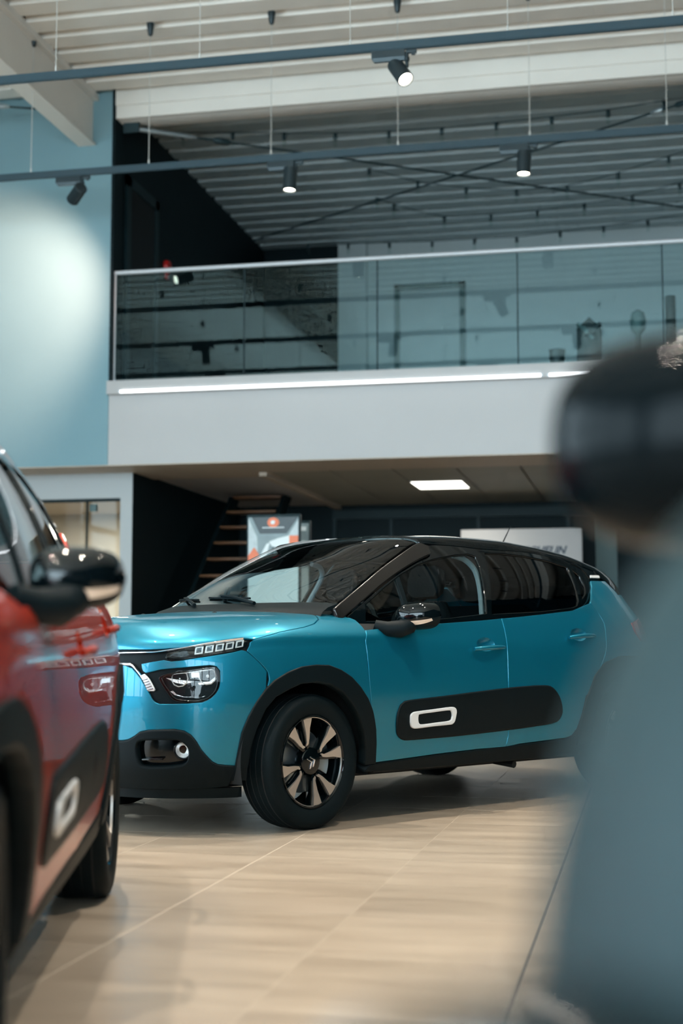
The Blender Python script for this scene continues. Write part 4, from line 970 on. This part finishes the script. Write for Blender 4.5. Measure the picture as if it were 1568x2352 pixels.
string([(-4.71, 19.8, 6.66), (-4.11, 19.8, 6.63), (-3.5, 19.8, 6.61), (-2.88, 19.8, 6.59), (-2.27, 19.8, 6.59), (-1.67, 19.8, 6.58), (-1.06, 19.8, 6.62), (-.46, 19.8, 6.66), (.15, 19.8, 6.71), (.8, 19.8, 6.78)], 'lowest string of bulbs just above the handrail')
# ---- glass railing
rl = empty('glass_railing', (-5.57, 14.36, 3.69)); tag(rl, 'frameless glass railing with pale handrail along the mezzanine', 'railing')
jx = [-5.57, -4.11, -2.67, -1.21, .24, 1.70, 3.16]
for a, b in zip(jx[:-1], jx[1:]): MB().box((a + 5.57 + .006, -.008, -.05), (b + 5.57 - .006, .008, 1.20)).build('glass_pane', 'rail_glass', rl)
for a in jx[1:-1]: MB().box((a + 5.57 - .006, -.006, 0), (a + 5.57 + .006, .006, 1.19)).build('joint_seal', 'darktrim', rl)
MB().tube([(-.01, 0, 1.215), (9.0, 0, 1.215)], .024, 14).build('handrail', 'handrail', rl, smooth=True, auto=50)
MB().box((-.004, -.012, 0), (.012, .012, 1.2)).build('end_post', 'handrail', rl)
# ---- decor upstairs
h = empty('house_lantern', (-.52, 15.2, 3.60)); tag(h, 'dark house-shaped ornament standing on the mezzanine', 'ornament')
mt = Matrix.Rotation(R(90), 4, 'X')
MB().prism([(-.13, 0), (.13, 0), (.13, .62), (0, .74), (-.13, .62)], -.12, .12, mt).build('body', 'decor', h, bevel=.004)
MB().box((-.02, -.14, .60), (.215, .14, .628), Matrix.Rotation(R(47), 3, 'Y'), (0, 0, .76)).build('roof_slab', 'decor2', h)
MB().box((-.215, -.14, .60), (.02, .14, .628), Matrix.Rotation(R(-45), 3, 'Y'), (0, 0, .76)).build('roof_slab', 'decor', h)
MB().box((-.07, -.125, .60), (.0, -.12, .625), Matrix.Rotation(R(40), 3, 'Y')).build('slot', 'decor2', h)
h = empty('small_planter', (-.86, 15.1, 3.60)); tag(h, 'small dark pot beside the house-shaped ornament', 'pot')
MB().lathe([(.05, 0), (.085, .36), (.09, .40), (.07, .40), (.05, .2)], 20, None, cap=False).build('pot', 'decor', h, smooth=True, auto=40)
h = empty('round_topped_ornament', (-.01, 15.25, 3.60)); tag(h, 'grey-green round-topped ornament behind the house-shaped one', 'ornament')
MB().lathe([(.03, 0), (.03, .55), (.075, .62), (.085, .72), (.065, .80), (.02, .83), (.001, .832)], 24, None, cap=False).build('dome', 'decor2', h, smooth=True)
MB().lathe([(.12, 0), (.12, .02), (.03, .03)], 24).build('foot', 'decor', h, smooth=True, auto=40)
h = empty('tall_cylinder', (.33, 15.2, 3.60)); tag(h, 'tall dark cylinder standing at the edge of the mezzanine', 'ornament')
MB().lathe([(.055, 0), (.055, .94), (.050, .95), (.046, .945)], 24, None).build('shaft', 'decor', h, smooth=True, auto=40); MB().lathe([(.10, 0), (.10, .02), (.055, .03)], 24).build('foot', 'decor', h, smooth=True, auto=40)
# ---- stairs
st = empty('staircase', (-4.86, 16.2, 0)); tag(st, 'open staircase with oak treads in the dark stairwell', 'stairs')
for k in range(-7, 6):
    MB().box((-.30, .27 * k - .02, 1.672 + .215 * k), (.34, .27 * k + .25, 1.70 + .215 * k)).build('tread', 'tread', st, bevel=.004)
for x in (-.34, .36):
    n = [(x, -2.1, 0.), (x, -1.75, 0), (x, 1.75, 2.78), (x, 1.40, 2.78)]
    MB().add([(x - .02, y, z) for _, y, z in n] + [(x + .02, y, z) for _, y, z in n], [(0, 1, 2, 3), (7, 6, 5, 4), (0, 4, 5, 1), (1, 5, 6, 2), (2, 6, 7, 3), (3, 7, 4, 0)]).build('stringer', 'darkwall', st)
# ---- posters and sign
def poster(x0, x1, z1, Y, lab, full):
    p = empty('poster_stand', ((x0 + x1) / 2, Y, 0)); tag(p, lab, 'poster stand', 'poster stands behind the teal car'); w = (x1 - x0) / 2
    MB().box((-w, 0, .12), (w, .04, z1)).build('frame', 'darktrim', p, bevel=.005)
    MB().box((-w * .9, -.18, 0), (w * .9, .22, .03)).box((-.03, 0, .03), (.03, .04, .14)).build('foot', 'darktrim', p, bevel=.005)
    q = lambda nm, pts, m, dy=-.004: mk(nm, [(a * w, dy, b) for a, b in pts], [tuple(range(len(pts)))], m, p)
    lo = z1 - .47; K = .54
    q('print_white', [(-.93, .14), (.93, .14), (.93, lo), (-.93, lo)], 'paper')
    q('print_grey', [(-.93, lo), (.93, lo), (.93, z1 - .05 * K), (-.93, z1 - .05 * K)], 'pgrey')
    if full:
        q('print_pale', [(-.93, lo), (-.55, lo), (-.6, z1 - .40 * K), (-.93, z1 - .06 * K)], 'pmid', -.006); q('print_pale', [(.5, z1 - .42 * K), (.93, z1 - .42 * K), (.93, z1 - .10 * K)], 'pmid', -.006)
        q('print_dark', [(-.80, z1 - .05 * K), (.93, z1 - .05 * K), (.50, z1 - .34 * K), (-.50, z1 - .34 * K)], 'pdark', -.006)
        q('print_circle', [(.0 + .22 * math.cos(a), z1 - .145 * K + .048 * math.sin(a)) for a in np.linspace(0, 2 * math.pi, 25)[:-1]], 'orange', -.008)
        q('print_mark', [(-.08, z1 - .175 * K), (.04, z1 - .175 * K), (.07, z1 - .12 * K), (-.02, z1 - .105 * K), (-.10, z1 - .13 * K)], 'paper', -.010)
        for k in range(11): q('print_lettering', [(-.40 + k * .075, z1 - .245 * K), (-.345 + k * .075, z1 - .245 * K), (-.345 + k * .075, z1 - .225 * K), (-.40 + k * .075, z1 - .225 * K)], 'paper', -.010)
        q('print_parts', [(-.15, z1 - .48 * K), (.2, z1 - .42 * K), (.6, z1 - .375 * K), (.65, z1 - .52 * K), (.3, z1 - .60 * K), (-.05, z1 - .56 * K)], 'paper', -.008)
        q('print_parts', [(-.6, lo + .02), (-.25, z1 - .52 * K), (-.12, z1 - .50 * K), (-.3, lo + .02)], 'paper', -.008)
        for k in range(4): q('print_parts', [(-.1 + k * .16, lo + .04), (0. + k * .16, lo + .04), (.03 + k * .13, z1 - .58 * K), (-.03 + k * .13, z1 - .58 * K)], 'pdark', -.010)
        q('print_orange', [(.60, z1 - .38 * K), (.93, z1 - .38 * K), (.93, z1 - .54 * K), (.60, z1 - .54 * K)], 'orange', -.010)
        q('print_orange', [(-.93, lo), (-.42, lo), (-.55, lo + .10), (-.70, lo + .16), (-.93, lo + .08)], 'orange', -.010)
    else:
        for z in (.06, .20, .28): q('print_parts', [(.2, z1 - z), (.8, z1 - z), (.8, z1 - z - .04), (.2, z1 - z - .04)], 'paper', -.006)
poster(-3.685, -3.16, 2.10, 13.0, 'poster stand with orange emblem behind the teal car', True)
poster(-3.62, -3.21, 2.09, 13.62, 'second poster stand half hidden behind the orange emblem poster', False)
sg = empty('tyre_sign', (-1.51, 18.0, 0)); tag(sg, 'white sign board with dark italic lettering behind the car roof', 'sign')
MB().box((-.76, 0, .6), (.76, .06, 2.33)).build('board', 'signwhite', sg, bevel=.004)
for x in (-.6, .6): MB().box((x - .03, 0, 0), (x + .03, .05, .6)).build('leg', 'turn', sg)
fc = bpy.data.curves.new('lettering', 'FONT'); fc.body = 'MICHELIN'; fc.size = .135; fc.shear = .35; fc.align_x = 'RIGHT'; fc.offset = .004; fc.extrude = .002; fc.space_character = 1.0
fc.materials.append(M['signblue'])
tmp = bpy.data.objects.new('lettering', fc); COL.objects.link(tmp); bpy.context.view_layer.update()
lm = bpy.data.meshes.new_from_object(tmp); bpy.data.objects.remove(tmp)
if not lm.materials: lm.materials.append(M['signblue'])
o = link(bpy.data.objects.new('lettering', lm), sg); o.location = (.55, -.006, 2.01); o.rotation_euler = (R(90), 0, 0)
# ---- lighting tracks and spotlights
def track(Y, x0, x1, z, wires, lab):
    t = empty('lighting_track', (x0, Y, z)); tag(t, lab, 'track', 'hanging lighting tracks')
    MB().box((0, -.018, -.03), (x1 - x0, .018, .03)).box((0, -.014, -.038), (x1 - x0, -.006, -.03)).box((0, .006, -.038), (x1 - x0, .014, -.03)).build('rail', 'track', t)
    for x in wires:
        MB().tube([(x - x0, 0, .03), (x - x0, 0, 6.9 - z)], .0040, 6).build('wire', 'wire', t)
        MB().tube([(x - x0, 0, .028), (x - x0, 0, .075)], .008, 8).build('gripper', 'wire', t)
        MB().lathe([(.012, -.115), (.024, -.10), (.038, 0), (.038, .012)], 14, Matrix.Translation((x - x0, 0, 6.9 - z))).build('ceiling_cup', 'spotm', t, smooth=True, auto=40)
def spot(x, Y, z, aim, lab, power=120, size=60, light=True, gr='track spotlights', col=(1.0, .89, .75)):
    s = empty('track_spotlight', (x, Y, z - .012)); tag(s, lab, 'spotlight', gr)
    MB().box((-.20, -.020, -.085), (.06, .020, -.030)).add([(-.20, -.02, -.085), (.06, -.02, -.085), (.06, .02, -.085), (-.20, .02, -.085), (-.18, -.012, -.115), (.06, -.012, -.115), (.06, .012, -.115), (-.18, .012, -.115)], [(0, 1, 5, 4), (1, 2, 6, 5), (2, 3, 7, 6), (3, 0, 4, 7), (4, 5, 6, 7)]).build('driver_box', 'spotm', s)
    MB().box((.07, -.016, -.06), (.15, .016, -.03)).box((.11, -.012, -.075), (.14, .012, -.06)).build('adapter', 'spotm', s, bevel=.003)
    MB().tube([(.075, 0, -.05), (.075, 0, -.17)], .014, 10).tube([(.075, 0, -.09), (.075, 0, -.12)], .02, 10).build('arm', 'spotm', s, smooth=True, auto=50)
    piv = Vector((.02, 0, -.20)); d = (Vector(aim) - Vector((x, Y, z)) - piv).normalized()
    q = d.to_track_quat('Z', 'Y').to_matrix().to_4x4(); q.translation = piv
    MB().lathe([(.052, -.105), (.062, -.10), (.063, .115), (.055, .118), (.053, .10)], 32, q, cap=False).add(*[[tuple(q @ Vector((.052 * math.cos(a), .052 * math.sin(a), -.105))) for a in np.linspace(0, 2 * math.pi, 25)[:-1]], [tuple(range(24))]]).build('housing', 'spotm', s, smooth=True, auto=40)
    MB().lathe([(.001, .088), (.048, .09), (.053, .102)], 28, q, cap=False).build('lens', 'lamp', s, smooth=True)
    if light:
        L = bpy.data.lights.new('spot_beam', 'SPOT'); L.energy = power; L.spot_size = R(size); L.spot_blend = .8; L.color = col; L.shadow_soft_size = .05
        o = link(bpy.data.objects.new('spot_beam', L), s); o.location = piv + d * .13; o.rotation_euler = d.to_track_quat('-Z', 'Y').to_euler()
ZT = 5.47
w1 = [-8.25 + 1.22 * k for k in range(14)]; w2 = [-8.27 + 1.2225 * k for k in range(14)]
track(12.71, -9, 8, ZT, [-5.83 + 1.222 * k for k in range(-2, 12)], 'hanging track running below the front one, toward the mezzanine')
track(10.44, -9, 8, ZT, [-4.59 + 1.22 * k for k in range(-3, 11)], 'hanging track crossing the top of the picture')
spot(-5.36, 12.71, ZT, (-6.95, 14.3, 4.55), 'dark spotlight aimed at the light blue wall', 300, 82, col=(1, .60, .45))
spot(-3.22, 12.71, ZT, (-3.3, 12.3, 0), 'dark spotlight pointing down, left of the two lit ones', 180, 60)
spot(-1.02, 12.71, ZT, (-1.1, 12.2, 0), 'dark spotlight pointing down near the brace crossing', 180, 60)
spot(-1.78, 10.44, ZT, (1.4, 7.4, 0), 'pale lit spotlight tilted on the front track', 260, 55)
# tracks over and behind the photographer, seen only in reflections
for Yt, sp in ((8.2, (-6.5, -3.6, -.9, 2.2)), (5.9, (-7., -4.2, -2.4, .6, 3.4)), (3.6, (-5.5, -2.8, -.2, 2.6)), (1.3, (-4.2, -1.2, 1.8, 4.4)), (-1.2, (-5, -2.2, .8, 3.6))):
    track(Yt, -9, 8, ZT, [-8 + 2.44 * k for k in range(7)], 'hanging track %s' % {8.2: 'above the teal car', 5.9: 'above the floor before the teal car', 3.6: 'above the red car', 1.3: 'above the photographer', -1.2: 'behind the photographer'}[Yt])
    for k, x in enumerate(sp):
        spot(x, Yt, ZT, (x + .3 * (-1) ** k, Yt - .4, 0), '%s spotlight from the left on the track %s' % (['first', 'second', 'third', 'fourth', 'fifth'][k], {8.2: 'above the teal car', 5.9: 'over the floor before the teal car', 3.6: 'above the red car', 1.3: 'above the photographer', -1.2: 'behind the photographer'}[Yt]), 360, 78, gr='spotlights outside the picture')
# ---- the three cars
teal = build_car()
teal.location = (-2.2344, 7.0876, 0); teal.rotation_euler = (0, 0, R(235.54))
tag(teal, 'teal hatchback car with black roof parked at an angle', 'car', 'hatchback cars in the showroom')
def recolour(root, key):
    for o in [root] + list(root.children_recursive):
        if o.type == 'MESH' and o.material_slots and o.data.materials[0] == M['teal']:
            o.material_slots[0].link = 'OBJECT'; o.material_slots[0].material = M[key]
redc = copy_tree(teal); recolour(redc, 'red'); redc.location = (-1.906, 2.074, 0); redc.rotation_euler = (0, 0, R(286.62))
tag(redc, 'red hatchback car close by, cut off by the picture edge', 'car')

# ---- the small blue-grey microcar right beside the photographer
def build_micro():
    c = empty('microcar'); EX = 4.6
    ZK = [.16, .20, .3, .45, .6, .7, .78, .84, .88, .91, .935, .95]; IK = [.10, .05, .02, .005, 0, .004, .012, .026, .042, .062, .09, .13]
    def ring(z, ins, n=180, a0=0., a1=2 * math.pi):
        out = []
        for k in range(n):
            a = a0 + (a1 - a0) * k / n; ca, sa = math.cos(a), math.sin(a)
            out.append((1.2 * math.copysign(abs(ca) ** (2 / EX), ca) * (1 - ins / 1.2), .695 * math.copysign(abs(sa) ** (2 / EX), sa) * (1 - ins / .695), z))
        return out
    zs = np.concatenate([np.linspace(.2, .78, 14), np.linspace(.80, .95, 14)])
    rows = [ring(z, float(pchip(ZK, IK, np.array([z]))[0])) for z in zs]
    V = [p for r in rows for p in r]; n = 180; F = []
    wx = (.80, -.80)
    for i in range(len(rows) - 1):
        for k in range(n):
            k2 = (k + 1) % n; cx = (rows[i][k][0] + rows[i][k2][0]) / 2; cz = (zs[i] + zs[i + 1]) / 2; cy = abs(rows[i][k][1])
            if cy > .5 and min(math.hypot(cx - x, cz - .26) for x in wx) < .30: continue
            F.append((i * n + k, i * n + k2, (i + 1) * n + k2, (i + 1) * n + k))
    mk('lower_body', V, F, 'micro', c, True)
    # glazed upper cabin, pillars and roof
    def up(z, f): return ring(z, f)
    rr = [up(.945, .12), up(1.1, .135), up(1.25, .165), up(1.36, .205)]
    MB().grid([r + [r[0]] for r in rr]).build('cabin_glass', 'priv', c, smooth=True)
    rf = [up(1.355, .20), up(1.39, .205), up(1.43, .25), up(1.46, .34), up(1.475, .50), up(1.48, .68)]
    MB().grid([r + [r[0]] for r in rf]).build('roof', 'gloss', c, smooth=True)
    for a in (R(38), R(-38), R(142), R(-142), R(90), R(-90)):
        pts = []
        for z, f in ((.945, .115), (1.1, .13), (1.25, .16), (1.37, .20)):
            ca, sa = math.cos(a), math.sin(a); pts.append((1.2 * math.copysign(abs(ca) ** (2 / EX), ca) * (1 - f / 1.2), .695 * math.copysign(abs(sa) ** (2 / EX), sa) * (1 - f / .695), z))
        MB().tube(pts, .045, 10).build('pillar', 'gloss', c, smooth=True)
    MB().box((-1.0, -.5, .20), (1.0, .5, .42)).build('cabin_floor', 'cabin', c, bevel=.03)
    for s in (1, -1):
        door = MB()
        rows = []
        for z in np.linspace(.30, .915, 24):
            ins = float(pchip(ZK, IK, np.array([z]))[0]); row = []
            for x in np.linspace(-.42, .46, 30):
                y = .695 * (1 - (abs(x) / 1.2) ** EX) ** (1 / EX) - ins; row.append((x, s * (y + .004), z))
            rows.append(row)
        dr = door.grid(rows).build('door', 'micro', c, smooth=True)
        MB().tube([(-.36, s * .70, .80), (-.36, s * .712, .72)], .014, 8).build('door_handle', 'plastic', dr, smooth=True)
        for x in wx:
            rows = []
            for a in np.linspace(R(-12), R(192), 30):
                row = []
                for r_, o_ in ((.27, -.02), (.27, .016), (.325, .012), (.33, .0)):
                    px_, pz = x + r_ * math.cos(a), .26 + r_ * math.sin(a); pz = max(pz, .17)
                    k = min(abs(px_) / 1.2, .9999); row.append((px_, s * (.695 * (1 - k ** EX) ** (1 / EX) - float(pchip(ZK, IK, np.array([pz]))[0]) + o_), pz))
                rows.append(row)
            MB().grid(rows).build('wheel_arch_trim', 'plastic', c, smooth=True, auto=50)
            wh = empty('wheel', (x, s * .60, .26), 0, c); q = Matrix.Rotation(R(-90) * s, 4, 'X')
            MB().lathe([(.17, -.07), (.235, -.075), (.255, -.06), (.26, 0), (.255, .06), (.235, .075), (.17, .07)], 48, q, cap=False).build('tyre', 'rubber', wh, smooth=True, auto=50)
            MB().lathe([(.172, .06), (.165, .065), (.12, .045), (.05, .06), (.01, .062)], 40, q, cap=False).build('rim', 'steel', wh, smooth=True, auto=40)
            rows = [[(x + r_ * math.cos(a), s * y_, .26 + r_ * math.sin(a)) for r_, y_ in ((.29, .66), (.29, .42), (.02, .42))] for a in np.linspace(R(-14), R(194), 24)]
            MB().grid(rows).build('wheel_well', 'dark', c, smooth=True, auto=40)
        for x, m_ in ((1, 'lens'), (-1, 'tail')):
            q = Matrix.Translation((x * 1.150, s * .50, .70)) @ Matrix.Rotation(R(90) * x, 4, 'Y')
            lp = empty('lamp', parent=c)
            MB().lathe([(.075, 0), (.075, .05), (.068, .056), (.062, .05)], 28, q, cap=False).build('ring', 'gloss', lp, smooth=True, auto=40)
            MB().lathe([(.002, .0), (.03, .01), (.062, .045)], 24, q, cap=False).build('reflector', 'lamp_in', lp, smooth=True)
            MB().lathe([(.062, .048), (.03, .06), (.001, .063)], 24, q, cap=False).build('lens_cover', m_, lp, smooth=True)
        sm = empty('side_mirror', parent=c)
        rows = []
        for k in range(25):
            f = k / 24; y = .725 + .245 * f; e = max(1e-3, 1 - abs(2 * f - 1) ** 2.8) ** .5; row = []
            for j in range(25):
                a = math.pi * j / 24; cz = -math.cos(a); sx = math.sin(a)
                row.append((.30 + .12 * e * abs(sx) ** .75, s * y, 1.045 + .096 * e * math.copysign(abs(cz) ** .85, cz)))
            rows.append(row)
        MB().grid(rows).build('mirror_housing', 'micro_mirror', sm, smooth=True)
        lip = [r[0] for r in rows] + [r[-1] for r in rows[::-1]]
        mk('mirror_glass', lip + [(.298, s * .847, 1.045)], [(i, (i + 1) % len(lip), len(lip)) for i in range(len(lip))], 'chrome', sm)
        MB().tube([(.37, s * .60, .955), (.36, s * .68, .955), (.35, s * .76, .975), (.35, s * .80, 1.0)], [.03, .032, .036, .036], 12).build('arm', 'plastic', sm, smooth=True, auto=60)
    MB().box((-.55, -.55, .42), (-.05, .55, .62)).box((-.62, -.55, .55), (-.45, .55, 1.15)).build('seat_bench', 'cabin', c, bevel=.05, seg=3)
    return c
micro = build_micro()
micro.location = (.937, 1.209, 0); micro.rotation_euler = (0, 0, R(244.))
tag(micro, 'blurred blue-grey microcar with a large black wing mirror', 'car')
